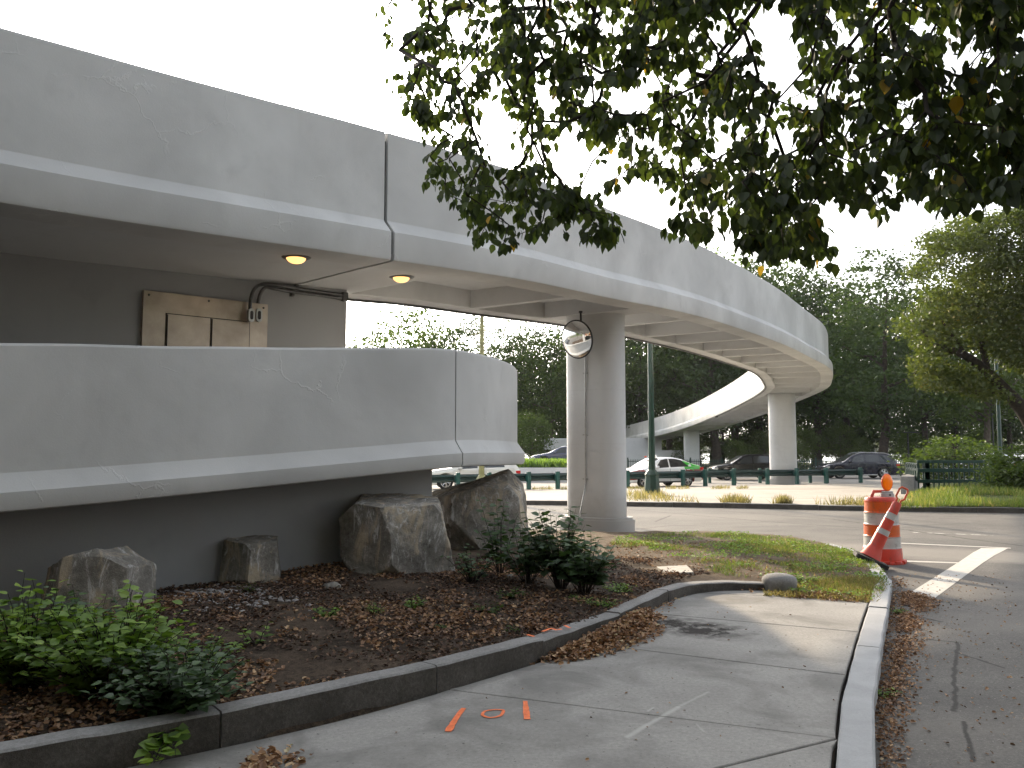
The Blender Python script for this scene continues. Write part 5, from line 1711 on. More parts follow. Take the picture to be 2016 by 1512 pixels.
drift(6500, [(1050, 1306), (1130, 1268), (1220, 1222), (1285, 1196), (1300, 1208), (1302, 1240), (1270, 1262), (1190, 1290), (1120, 1302)], 0.0, .13, lab="brown drift of fallen leaves piled against the planter kerb", bias=.12)
drift(900, [(1240, 1225), (1300, 1190), (1345, 1160), (1380, 1146), (1505, 1154), (1520, 1166), (1420, 1163), (1350, 1165), (1300, 1210), (1262, 1236)], 0.0, .05, lab="thin line of fallen leaves along the kerb bend", bias=.05)
drift(850, [(440, 1512), (450, 1482), (540, 1464), (590, 1470), (575, 1512), (560, 1560), (420, 1560)], 0.0, .06, lab="clump of fallen leaves on the pavement at the bottom edge", bias=.15)
drift(9000, [(1764, 1135), (1790, 1160), (1850, 1183), (1822, 1215), (1815, 1262), (1800, 1320), (1785, 1400), (1770, 1512), (1760, 1600), (1722, 1600), (1724, 1512), (1720, 1400), (1722, 1350), (1735, 1300), (1748, 1225), (1760, 1170)], ROAD_Z, .03, (.014, .04), lab="brown leaf litter filling the gutter beside the pale kerb")
XY = scatter_px(45, [(640, 1512), (900, 1370), (1150, 1290), (1330, 1190), (1690, 1190), (1640, 1512)], 0.0)
litter("scattered_leaves", "few stray leaves and twigs on the pavement", XY, 0.0, (.012, .032), M['litter'])
XY = scatter_px(500, [(1740, 1130), (1990, 1130), (2060, 1512), (1760, 1512)], ROAD_Z)
litter("scattered_leaves", "few stray leaves on the near road", XY, ROAD_Z, (.012, .035), M['litter'])

def grass(name, label, XY, zf, h, mat, lean=.5, w=1.0):
    n = len(XY)
    Z = zf(XY[:, 0], XY[:, 1]) if callable(zf) else np.full(n, zf)
    C = np.column_stack([XY, Z - .01])
    Xd = np.column_stack([rng.normal(0, lean, n), rng.normal(0, lean, n), np.ones(n)])
    Nn = unit_rand(n)
    S = rng.uniform(*h, n)
    T = BLADE.copy(); T[:, :, 1] *= w
    o = quads_object(name, orient(T, C, Xd, Nn, S), mat, None, np.clip(rng.beta(2, 2, n) + .25 * fnoise(XY, 1.1, 9.0), 0, 1))
    return tag(o, label, None, None, "stuff")
GP = [(1290, 1052), (1420, 1050), (1560, 1062), (1660, 1078), (1715, 1102), (1742, 1125), (1748, 1150), (1722, 1178), (1560, 1166), (1505, 1142), (1400, 1132), (1370, 1115), (1200, 1085), (1210, 1062)]
XY = scatter_px(52000, GP, .04)
dn = fnoise(XY, .75, 7.0) + .55 * fnoise(XY, 2.6, 8.0)
right = np.clip((XY[:, 0] - 2.2) / 1.6, -1.2, .9)
XY = XY[dn + right * .42 > .10 + .38 * rng.random(len(XY))]
grass("grass", "patchy sunlit grass on the pavement corner", XY, bedz_np, (.02, .085), M['grass_blade'], .75, 1.6)
XY = scatter_px(9000, GP, .04)
dn = fnoise(XY, 1.3, 17.0)
XY = XY[(dn > .05)]
litter("clover_leaves", "low clover leaves among the grass", XY, lambda x, y: bedz_np(x, y) + .035, (.018, .04), M['leaf_weed'], .03, HEART, flat=.6)
drift(1500, [(1520, 1168), (1560, 1162), (1715, 1172), (1722, 1186), (1640, 1184), (1570, 1180)], .0, .03, (.02, .045), lab="fallen leaves along the grassy end of the pavement")
XY = scatter_px(5200, [(1500, 1170), (1720, 1184), (1750, 1150), (1700, 1135), (1600, 1145), (1520, 1165)], .02)
grass("dry_grass", "dry straw coloured grass by the end of the pavement", XY, bedz_np, (.04, .10), M['dry_grass'], .9, 1.5)
XY = scatter_px(1500, [(1200, 1070), (1450, 1064), (1700, 1110), (1730, 1150), (1380, 1130), (1180, 1110)], .05)
litter("scattered_leaves", "stray dry leaves on the grassy corner", XY, lambda x, y: bedz_np(x, y) + .01, (.02, .05), M['litter'])
# island kerb weeds, rail weeds, bank grass
def island_np(x, y): return np.array([ISL(a, b) for a, b in zip(x, y)])
XY = np.concatenate([scatter_px(k, p, .02) for k, p in ((800, [(1236, 986), (1236, 968), (1300, 966), (1330, 985), (1380, 989), (1376, 991), (1300, 988)]), (500, [(1415, 990), (1440, 983), (1460, 985), (1480, 991)]), (500, [(1520, 992.5), (1545, 988), (1560, 992)]), (700, [(1600, 994), (1680, 990), (1760, 990), (1790, 998), (1700, 996)]))])
grass("dry_grass", "tufts of yellow weeds along the island kerb", XY, island_np, (.10, .34), M['dry_grass'], .45, 1.2)
XY = np.concatenate([scatter_px(140, [(a - 9, 960), (a + 12, 959), (a + 12, 963), (a - 9, 964)], -.08) for a in (900, 1055, 1075, 1112, 1245, 1265, 1320, 1345, 1410, 1425, 1460)])
grass("dry_grass", "small dry weeds at the feet of the guardrail posts", XY, island_np, (.06, .22), M['dry_grass'], .7, 1.3)
XY = scatter_px(52000, [(1768, 996), (1800, 958), (2016, 958), (2150, 965), (2200, 1003), (2016, 1000)], .05)
bank_np = lambda x, y: np.array([bank_z(a, b) for a, b in zip(x, y)])
dn = fnoise(XY, .5, 4.0)
XY = XY[(dn > -.30 + .3 * rng.random(len(XY))) & (XY[:, 1] < 32.8)]
grass("grass", "rough sunlit grass on the bank in front of the green railing", XY, bank_np, (.06, .30), M['grass_blade'], .4, 1.1)
#, (1200, 917), (1200, 907), (940, 907)], .9)
XY = np.column_stack([rng.uniform(wx0, wx1, 9000), rng.uniform(HYY + .5, HYY + 4.9, 9000)])
grass("ground_cover", "bright sunlit ground cover on top of the low wall", XY, at(1050, 920.5, HYY).z, (.25, .62), M['leaf_weed'], .5, 3.2)

def plant(name, label, cat, base, n_stems, h, spread, leaf, mat, template=HEART, leaves=16, group=None, bush=.5, seed=0, start=.25, lean=None, stem_r=.006):
    r = np.random.default_rng(seed)
    root = thing(name, label, cat, base, 0, group)
    mb = MB(); C, Xd, Nn, S = [], [], [], []
    for s in range(n_stems):
        a = r.uniform(0, 2 * np.pi); d = r.random() ** .6
        dirv = np.array([math.cos(a) * spread * d, math.sin(a) * spread * d, 0])
        if lean is not None: dirv = dirv + np.array(lean)
        hh = h * r.uniform(.55, 1.0) * (1 - .35 * d * bush)
        p0 = np.array([math.cos(a) * .08 * spread, math.sin(a) * .08 * spread, -.03])
        pts = []
        for k in range(7):
            t = k / 6
            pts.append(p0 + dirv * (t ** 1.15) + np.array([0, 0, hh * (t - .18 * t * t * d)]) + r.normal(0, .012, 3) * t)
        mb.tube(pts, [stem_r * (1 - .75 * k / 6) for k in range(7)], 5)
        for j in range(leaves):
            t = start + (1 - start) * (j + r.random()) / leaves
            f = t * 6; i = min(5, int(f)); p = pts[i] * (1 - (f - i)) + pts[i + 1] * (f - i)
            az = j * 2.4 + r.uniform(-.5, .5)
            o = np.array([math.cos(az), math.sin(az), r.uniform(-.15, .45)])
            C.append(p + o * .012); Xd.append(o); Nn.append(np.array([r.normal(0, .35), r.normal(0, .35), 1.0]) - .4 * np.array([o[0], o[1], 0]) * -1)
            S.append(leaf * r.uniform(.55, 1.15) * (1.15 - .5 * t))
    mb.build("stems", M['twig'], root, smooth=60)
    C, Xd, Nn, S = map(np.array, (C, Xd, Nn, S))
    quads_object("foliage", orient(template, C, Xd, Nn, S), mat, root, np.clip(r.beta(2, 2, len(C)) * .75 + .35 * (C[:, 2] / max(h, .01)) ** 2, 0, 1))
    return root
def pb(px, py):
    g = gp(px, py, hz); return (g.x, g.y, BEDZ(g.x, g.y))
# the bush at the left: a broad mound of several leafy plants
for k, (px, py, n, h, sp, lf, mt, lab) in enumerate((
    (215, 1378, 90, .80, .50, .095, 'leaf_weed', "tall bright green bush on the left of the bed, in front of the tilted boulder"),
    (55, 1360, 80, .80, .50, .095, 'leaf_weed', "bright green bush touching the left edge of the photo"),
    (350, 1412, 75, .56, .46, .085, 'leaf_shrub', "dark green trailing bush leaning over the kerb"),
    (130, 1315, 60, .70, .42, .09, 'leaf_shrub', "dark green bush between the two bright left bushes"),
    (400, 1330, 14, .36, .34, .075, 'leaf_weed', "thin weedy sprigs right of the left bush"))):
    plant("bush", lab, "bush", pb(px, py), n, h, sp, lf, M[mt], HEART if k != 4 else LANCE, 18, None, .7, 40 + k)
plant("vine", "green vine hanging over the kerb face at the left", "vine", (lambda g: (g.x, g.y + .12, .17))(gp(320, 1435, .17)), 7, .12, .10, .10, M['leaf_weed'], HEART, 8, None, 0, 61, .1, (.03, -.24, -.16))
plant("sapling", "single upright leafy shoot in front of the dark wall", "plant", pb(308, 1215), 2, .34, .04, .09, M['leaf_weed'], LANCE, 8, None, 0, 62)
plant("sapling", "small arching shoot with paired leaves on the bare soil", "plant", pb(505, 1275), 3, .26, .12, .085, M['leaf_weed'], HEART, 6, None, 0, 63)
# the dark shrub between the boulders and the column
for k, (px, py, n, h, sp, lab) in enumerate((
    (1105, 1160, 46, 1.15, .46, "tall dark leafy shrub in front of the near column foot"),
    (1150, 1175, 30, .78, .42, "lower dark leafy shrub spreading to the right of the tall one"),
    (985, 1135, 11, 1.38, .30, "spindly dark leafy shrub in front of the ridged boulder"),
    (930, 1150, 18, .55, .34, "short dusty shrub at the foot of the large boulder"),
    (1040, 1150, 20, .82, .40, "open twiggy shrub between the spindly and the tall shrub"))):
    plant("shrub", lab, "shrub", pb(px, py), n, h, sp, .13 if k != 3 else .075, M['leaf_shrub'], HEART, 14 if k != 3 else 10, None, .4, 70 + k, .3)
WE = ((640, 1215, 9, .15, .16, "low leafy weed left of the two weeds before the large boulder"), (735, 1212, 10, .17, .15, "middle weed of the three in front of the large boulder"), (815, 1205, 9, .19, .13, "right hand weed of the three in front of the large boulder"),
      (1185, 1195, 18, .16, .24, "bright creeping weed at the right foot of the dark shrub"), (1215, 1165, 14, .14, .22, "creeping weed reaching towards the kerb bend"), (1135, 1185, 7, .14, .10, "small bright sprig under the dark shrub"),
      (1005, 1180, 12, .15, .2, "low weed in front of the spindly shrub"), (1010, 1245, 8, .08, .14, "small dull weed by the orange marked kerb"), (870, 1240, 4, .08, .09, "tiny weed alone on the dark soil"), (490, 1170, 8, .2, .12, "dull weed at the foot of the small upright boulder"), (960, 1205, 12, .12, .2, "flat dull weed in the middle of the leaf litter"))
for k, (px, py, n, h, sp, lab) in enumerate(WE):
    plant("weed", lab, "weed", pb(px, py), n, h, sp, .05, M['leaf_weed' if k < 6 else 'leaf_green'], LANCE if k % 2 else HEART, 11, None, .5, 90 + k)
for k, (px, py, h, lab) in enumerate(((1770, 1208, .12, "upper weed growing in the gutter leaves"), (1742, 1372, .10, "lower weed with broad leaves growing in the gutter by the kerb"))):
    g = gp(px, py, ROAD_Z)
    plant("weed", lab, "weed", (g.x, g.y, ROAD_Z + .01), 9, h, .12, .055, M['leaf_weed'], LANCE, 8, None, .5, 120 + k)
g = gp(1520, 1150, .0)
plant("weed", "lush weed growing against the round granite bollard", "weed", (g.x + .42, g.y + .05, .03), 16, .12, .25, .05, M['leaf_weed'], HEART, 9, None, .5, 130)
# ================================================================== the linden branches overhead
def in_poly(P, x, y):
    a, b = np.array(P, float), np.roll(np.array(P, float), -1, axis=0)
    ins = np.zeros(x.shape, bool)
    for (ax_, ay), (bx_, by) in zip(a, b):
        c = (ay > y) != (by > y)
        ins ^= c & (x < (bx_ - ax_) * (y - ay) / (by - ay + 1e-12) + ax_)
    return ins
def overhanging_tree():
    r = np.random.default_rng(5)
    main = [(752, -260), (758, 50), (772, 110), (790, 205), (822, 222), (848, 272), (845, 360), (875, 385), (890, 440), (950, 478), (1000, 490), (1050, 455), (1110, 450), (1150, 470), (1215, 478), (1222, 430), (1190, 392), (1150, 345), (1142, 300), (1150, 265), (1195, 275), (1232, 335), (1290, 345), (1325, 385),
            (1325, 430), (1350, 470), (1440, 440), (1480, 505), (1500, 522), (1540, 500), (1600, 520), (1650, 520), (1640, 480), (1580, 440), (1585, 385), (1620, 390), (1700, 415), (1760, 440), (1790, 420), (1830, 395), (1900, 410), (1960, 395), (2040, 395), (2300, 400), (2300, -260)]
    holes = [(1125, 300, 45, 55), (1520, 75, 62, 75), (1555, 155, 40, 35), (1545, 275, 35, 35), (962, 232, 34, 40), (1085, 205, 26, 26), (1240, 190, 30, 30), (1440, 250, 26, 24), (800, 15, 34, 30), (1330, 160, 22, 26), (900, 60, 18, 20), (985, 300, 30, 24), (1700, 290, 18, 20), (1960, 180, 22, 26), (1405, 60, 26, 30), (1060, 355, 24, 22), (1190, 60, 20, 24), (1905, 300, 18, 20), (1880, 110, 30, 36), (1780, 195, 24, 30), (1990, 320, 26, 22), (1650, 330, 22, 24), (1835, 330, 22, 18), (1660, 60, 22, 28), (1760, 60, 18, 20), (2010, 60, 22, 30)]
    # twig ends, spaced over the spray
    P = []
    while len(P) < 2300:
        x, y = r.uniform(740, 2300, 400), r.uniform(-260, 530, 400)
        ok = in_poly(main, x, y)
        for hx, hy, ha, hb in holes: ok &= ((x - hx) / ha) ** 2 + ((y - hy) / hb) ** 2 > 1
        for px, py in zip(x[ok], y[ok]):
            if y is not None and px < 1010 and py < 300 and r.random() < .12: continue
            P.append((px, py))
    P = np.array(P[:2300])
    dep = 6.6 - (P[:, 0] - 740) / 1460 * 2.6 + r.uniform(-.7, .9, len(P))
    pts = np.array([at(px, py, d)[:] for (px, py), d in zip(P, dep)])
    roots = [at(px, py, d) for px, py, d in ((900, -420, 6.0), (1160, -420, 5.4), (1420, -400, 5.0), (1680, -400, 4.5), (1930, -380, 4.1), (2200, -360, 3.9))]
    trunk_top = Vector((3.6, -3.2, 5.2))
    nodes = [np.array(trunk_top)]
    par = [-1]
    # limbs from the trunk out to the roots of the hanging sprays
    for rt_ in roots:
        prev = 0
        for k in range(1, 7):
            t = k / 6
            p = trunk_top.lerp(rt_, t) + Vector((0, 0, 1.1 * math.sin(math.pi * t))) + Vector(r.normal(0, .06, 3))
            nodes.append(np.array(p)); par.append(prev); prev = len(nodes) - 1
    nlimb = len(nodes)
    order = np.argsort(-pts[:, 2] + np.abs(r.normal(0, .15, len(pts))))
    for i in order:
        p = pts[i]
        A = np.array(nodes)
        d = np.linalg.norm(A - p, axis=1)
        up = A[:, 2] - p[2]
        cost = d + np.where(up < 0.02, .9, 0) + np.where(up > 0, .0, 0)
        j = int(np.argmin(cost[6:]) + 6) if len(nodes) > 7 else int(np.argmin(cost))
        q = A[j]
        L = np.linalg.norm(p - q)
        prev = j
        m_ = max(1, int(L / .16))
        for k in range(1, m_ + 1):
            t = k / m_
            w = q * (1 - t) + p * t + np.array([0, 0, .10 * L * math.sin(math.pi * t)]) + (r.normal(0, .018, 3) if k < m_ else 0)
            nodes.append(w); par.append(prev); prev = len(nodes) - 1
    n = len(nodes)
    cnt = np.ones(n)
    for i in range(n - 1, 0, -1): cnt[par[i]] += cnt[i]
    rad = np.minimum(.0030 * cnt ** .44, .085)
    root = thing("linden_tree", "overhanging linden tree whose leafy branches hang into the top of the photo", "tree", (0, 0, 0))
    kids = [[] for _ in range(n)]
    for i in range(1, n): kids[par[i]].append(i)
    mb = MB()
    def chain(start, first):
        seq, rd = [nodes[start]], [rad[first]]
        i = first
        while True:
            seq.append(nodes[i]); rd.append(rad[i])
            if not kids[i]: break
            ks = sorted(kids[i], key=lambda k: -cnt[k])
            for k in ks[1:]: stack.append((i, k))
            i = ks[0]
        big = rd[0] > .02
        mb.tube(seq, rd, 8 if big else 4, caps=big)
    stack = [(0, k) for k in kids[0]]
    while stack: chain(*stack.pop())
    mb.build("branches", M['twig'], root, smooth=60)
    mb = MB()
    tp = [Vector((3.5, -4.2, -.3)), Vector((3.48, -4.15, .6)), Vector((3.45, -4.05, 2.2)), Vector((3.5, -3.7, 3.9)), trunk_top]
    mb.tube(smooth_line(tp, .3), [.34 - .15 * k / max(1, len(smooth_line(tp, .3)) - 1) for k in range(len(smooth_line(tp, .3)))], 16)
    mb.build("trunk", M['bark'], root, smooth=60)
    # leaves hang from the twigs
    tips = [i for i in range(nlimb, n) if cnt[i] < 30]
    C, Xd, Nn, S, RV = [], [], [], [], []
    tips = np.array(tips)
    k_leaf = 19500
    w = 1.0 / np.sqrt(cnt[tips]); w /= w.sum()
    pick = r.choice(tips, k_leaf, p=w)
    for i in pick:
        p = nodes[i]; q = nodes[par[i]]
        t = r.random()
        b = q * (1 - t) + p * t
        az = r.uniform(0, 2 * np.pi)
        o = np.array([math.cos(az), math.sin(az), r.uniform(-.75, .1)])
        b = b + o * r.uniform(.015, .085)
        dr = np.array([o[0] * .5, o[1] * .5, -1.0 + r.normal(0, .35)])
        C.append(b); Xd.append(dr)
        Nn.append(np.array([o[0], o[1], .45]) + r.normal(0, .45, 3))
        s = r.uniform(.05, .09) * (1.0 if r.random() < .8 else .7)
        S.append(s); RV.append(r.random())
    C, Xd, Nn, S, RV = map(np.array, (C, Xd, Nn, S, RV))
    # the rest of the crown, above and behind the photographer
    m_ = 5200
    u = unit_rand(m_, r) * r.uniform(.55, 1, (m_, 1)) * np.array([7.0, 4.2, 3.0])
    Cu = np.array([2.0, -3.2, 8.2]) + u
    C = np.concatenate([C, Cu]); Xd = np.concatenate([Xd, np.column_stack([r.normal(0, .6, m_), r.normal(0, .6, m_), -np.ones(m_)])])
    Nn = np.concatenate([Nn, unit_rand(m_, r)]); S = np.concatenate([S, r.uniform(.16, .3, m_)]); RV = np.concatenate([RV, r.random(m_) * .97])
    quads_object("leaves", orient(HEART, C, Xd, Nn, S), M['leaf_linden'], root, RV)
    # pale bracts and seed clusters at some tips
    b_ = r.choice(tips, 260)
    Cb = np.array([nodes[i] for i in b_])
    Xb = np.column_stack([r.normal(0, .3, 260), r.normal(0, .3, 260), -np.ones(260)])
    T = LANCE.copy(); T[:, :, 1] *= .75
    quads_object("bracts", orient(T, Cb, Xb, unit_rand(260, r), r.uniform(.05, .09, 260)), M['leaf_gold'], root, r.random(260) * .7)
overhanging_tree()

# ================================================================== park trees
def crown_and_trunk(seed, H, CR, base, lobes, per, leaf, mat, bark, tr=.38, squash=1.0, sparse=1.0, lean=(0, 0), core=.62, limb_n=12):
    """one tree at the origin: meshes for trunk (with limbs) and crown"""
    r = np.random.default_rng(seed)
    mbt = MB()
    tp = []
    for k in range(9):
        t = k / 8
        tp.append(Vector((lean[0] * t * t + r.normal(0, .05) * H / 18, lean[1] * t * t + r.normal(0, .05) * H / 18, -.4 + (H * .80 + .4) * t)))
    mbt.tube(tp, [tr * 1.35 if k == 0 else tr * (1 - .88 * (k / 8) ** .9) for k in range(9)], 10)
    cz, hz_ = (H + base) / 2, (H - base) / 2
    LC = []
    for k in range(lobes):
        t = (k + .5) / lobes
        z = -1 + 2 * t
        rr = math.sqrt(max(.05, 1 - abs(z) ** 2.2)) * CR * r.uniform(.45, .95)
        a = k * 2.399 + r.uniform(-.4, .4)
        LC.append((np.array([rr * math.cos(a) + lean[0] * (cz / H) ** 2, rr * math.sin(a) + lean[1] * (cz / H) ** 2, cz + z * hz_ * .86]), CR * r.uniform(.30, .52)))
    C = []
    for c, lr in LC:
        nc = int(per * (lr / (CR * .4)) ** 2 * sparse)
        u = unit_rand(nc, r) * (lr * (core + (1 - core) * r.random((nc, 1)) ** .5)) * np.array([1, 1, .72 * squash])
        cl = c + u
        for q_ in cl:
            m_ = r.integers(9, 18)
            C.append(q_ + r.normal(0, leaf * 1.25, (m_, 3)) * np.array([1.25, 1.25, .7]))
    C = np.concatenate(C)
    n = len(C)
    for c, lr in LC[::max(1, lobes // limb_n)]:
        f = min(.92, max(.18, (c[2] - .35 * math.hypot(c[0], c[1])) / (H * .80)))
        i = f * 8; k = min(7, int(i)); p = tp[k].lerp(tp[k + 1], i - k)
        e = Vector(c)
        mid = p.lerp(e, .5) + Vector((0, 0, -.06 * (e - p).length)) + Vector(r.normal(0, .15, 3))
        r0_ = tr * (1 - .85 * f) * .55
        line = smooth_line([p, mid, e], .6)
        mbt.tube(line, [r0_ * (1 - .8 * j / (len(line) - 1)) + .012 for j in range(len(line))], 6)
        for _ in range(3):
            j = r.integers(len(line) // 2, len(line))
            e2 = line[j] + Vector(unit_rand(1, r)[0]) * lr * .9
            mbt.tube([line[j], line[j].lerp(e2, .5) + Vector((0, 0, .1)), e2], [r0_ * .3 + .01, r0_ * .18 + .008, .008], 4)
    Xd = r.normal(size=(n, 3)) * np.array([1, 1, .7]) + np.array([0, 0, -.35])
    Nn = r.normal(size=(n, 3)) * .8 + np.array([0, 0, .8])
    S = r.uniform(.7, 1.25, n) * leaf
    rv = np.clip(r.beta(2, 2, n) * .55 + .45 * (.5 + .5 * np.array([noise.noise(c * .35) for c in (Vector(q) for q in C)])), 0, 1)
    return mbt, orient(DIAMOND, C, Xd, Nn, S), rv, mat, bark
def tree_obj(name, label, group, spec):
    mbt, V, rv, mat, bark = spec
    root = thing(name, label, "tree", (0, 0, 0), 0, group)
    mbt.build("trunk", bark, root, smooth=60)
    quads_object("crown", V, mat, root, rv)
    return root
PARK_Z = -.15
protos = {}
def put(kind, px, Y, top_py, label, name="park_tree", rz=0.0, base_z=PARK_Z, group="trees in the park beyond the highway", sx=1.0):
    pos = at(px, 900, Y)
    h = at(px, top_py, Y).z - base_z
    proto, H = protos[kind]
    if not proto.get("used"):
        o = proto; o["used"] = 1
    else: o = copy_tree(proto)
    o.location = (pos.x, Y, base_z)
    s = h / H
    o.scale = (s * sx, s * sx, s)
    o.rotation_euler = (0, 0, rz)
    o["label"] = label; o["group"] = group
    return o
TG = "trees in the park beyond the highway"
protos['dark'] = (tree_obj("park_tree", "x", TG, crown_and_trunk(1, 20, 6.2, 4.6, 26, 24, .34, M['leaf_dark'], M['bark'], .42)), 20)
protos['dark2'] = (tree_obj("park_tree", "x", TG, crown_and_trunk(2, 21, 5.2, 3.4, 26, 24, .34, M['leaf_dark'], M['bark'], .46, lean=(.8, .3))), 21)
protos['green'] = (tree_obj("park_tree", "x", TG, crown_and_trunk(3, 18, 5.6, 4.4, 24, 24, .38, M['leaf_green'], M['bark_pale'], .36)), 18)
protos['airy'] = (tree_obj("park_tree", "x", TG, crown_and_trunk(4, 16, 4.8, 5.0, 24, 18, .34, M['leaf_green'], M['bark'], .28, core=.35)), 16)
protos['small'] = (tree_obj("young_tree", "x", TG, crown_and_trunk(5, 6.5, 2.3, 1.4, 18, 20, .22, M['leaf_green'], M['bark_pale'], .13)), 6.5)
protos['gold'] = (tree_obj("park_tree", "x", TG, crown_and_trunk(6, 15, 4.6, 3.2, 24, 20, .28, M['leaf_gold'], M['bark'], .3)), 15)
protos['bush'] = (tree_obj("park_bush", "x", TG, crown_and_trunk(7, 2.6, 1.6, .1, 14, 14, .15, M['leaf_green'], M['twig'], .05)), 2.6)
for kind in protos:
    for ch in protos[kind][0].children: pass
TREES = [
    # seen through the gap under the deck at the left
    ('green', 690, 92, 690, "low green crown just right of the dark wall, seen through the gap under the deck"), ('green', 748, 84, 655, "green crown left of the airy tree, seen through the gap under the deck"),
    ('airy', 812, 96, 608, "thin airy turning tree standing against the white sky in the gap under the deck"), ('green', 870, 100, 672, "low yellowish crown between the airy tree and the dense tree in the gap"),
    ('dark2', 925, 96, 622, "dense dark tree behind the olive lamp post"), ('dark', 1010, 98, 628, "dark tree right of the olive lamp post"), ('green', 1085, 92, 662, "yellow tinged tree left of the near column"),
    ('dark', 1075, 96, 640, "tall dark tree just left of the near column, behind the yellow tinged one"),
    # behind the far ramp, between the columns
    ('dark2', 1200, 104, 560, "dark tree hidden partly by the near column"), ('dark', 1262, 98, 590, "dark tree behind the green lamp post"), ('green', 1318, 104, 520, "tall green tree above the far ramp"),
    ('dark', 1372, 92, 540, "dark tree with a thick trunk left of the black car"), ('dark2', 1410, 88, 520, "dark tree with a thick trunk above the black car"), ('green', 1448, 108, 492, "pale topped tree rising above the bridge parapet"),
    ('gold', 1405, 112, 560, "yellow green tree behind the far ramp"), ('dark2', 1500, 106, 505, "dark tree rising above the bend of the parapet"), ('dark', 1545, 100, 530, "dark tree behind the outer bend of the bridge"),
    ('green', 1480, 118, 540, "second pale tree above the parapet, farther back"),
    # right of the bridge
    ('dark2', 1608, 92, 535, "dark tree just right of the bridge bend"), ('dark', 1668, 104, 560, "dark tree between the bridge bend and the big trunk"), ('dark2', 1742, 71, 488, "tall dark tree with a straight thick trunk behind the navy car"),
    ('green', 1690, 118, 590, "green tree far back by the river"), ('dark', 1822, 82, 560, "dark tree with a leaning trunk right of the big trunk"), ('dark2', 1880, 98, 600, "dark tree behind the railing"),
    ('dark', 1990, 110, 640, "dark tree near the right edge, far back"), ('green', 1945, 70, 560, "forked tree behind the right part of the railing"), ('gold', 1790, 112, 640, "golden tree in the gap right of the big trunk"),
    ('green', 2080, 90, 540, "green tree just outside the right edge"), ('dark', 1560, 128, 600, "dark tree far behind the far column")]
rt_ = random.Random(2)
for i, (kind, px, Y, tpy, lab) in enumerate(TREES):
    put(kind, px, Y, tpy, lab, rz=rt_.uniform(0, 6.28), sx=rt_.uniform(.92, 1.15))
protos['belt'] = (tree_obj("park_tree", "x", TG, crown_and_trunk(9, 12, 5.0, .8, 24, 24, .36, M['leaf_dark'], M['bark'], .3)), 12)
for i in range(17):
    put('belt', 560 + i * 95 + rt_.uniform(-25, 25), rt_.uniform(110, 119), rt_.uniform(690, 765), "dense dark low tree in the belt along the river bank", rz=rt_.uniform(0, 6.28), group="belt of low trees along the river bank", sx=rt_.uniform(.9, 1.3))
for (px, Y, tpy, lab) in ((1448, 80, 868, "young tree left of the far column by the fence"), (1583, 84, 842, "young tree just right of the far column"), (1655, 88, 838, "young tree behind the navy car's bonnet"), (1790, 74, 850, "young bright tree right of the big trunk"),
                          (1130, 92, 830, "young tree beside the near column"), (1048, 76, 815, "young tree at the end of the lower ramp"), (1695, 96, 862, "young tree behind the navy car's roof"), (1935, 84, 845, "young tree behind the railing"), (1505, 90, 850, "young tree left of the far column, farther back"), (1345, 84, 860, "young tree left of the far square column")):
    put('small', px, Y, tpy, lab, rz=rt_.uniform(0, 6.28), group="young trees in the park")
for (px, Y, tpy, s, lab) in ((1880, 47, 866, 1.7, "bright feathery bush behind the green railing"), (1838, 48, 888, 1.0, "lower bright bush left of the feathery one"), (1925, 49, 884, 1.4, "bright bush behind the middle of the railing"), (1570, 78, 884, 1, "bush at the foot of the park trees right of the far column"), (1470, 82, 880, 1, "bush left of the far column"),
                             (1330, 86, 888, 1, "sunny bush behind the square column"), (1690, 80, 886, 1, "bush behind the navy car"), (1950, 66, 882, 1.1, "bush behind the right end of the railing")):
    put('bush', px, Y, tpy, lab, rz=rt_.uniform(0, 6.28), group="bushes beyond the highway", base_z=PARK_Z if Y > 60 else HWY_Z, sx=s)
for (px, Y, tpy, s, lab) in ((2000, 30.5, 905, 1.5, "shaggy green shrub growing over the right end of the railing"), (2040, 29.5, 880, 1.5, "shaggy shrub at the right edge of the photo"), (1975, 31.5, 922, 1.6, "low shrub in front of the railing's right end")):
    put('bush', px, Y, tpy, lab, rz=rt_.uniform(0, 6.28), group="shrubs on the grass bank", base_z=.1, sx=s)

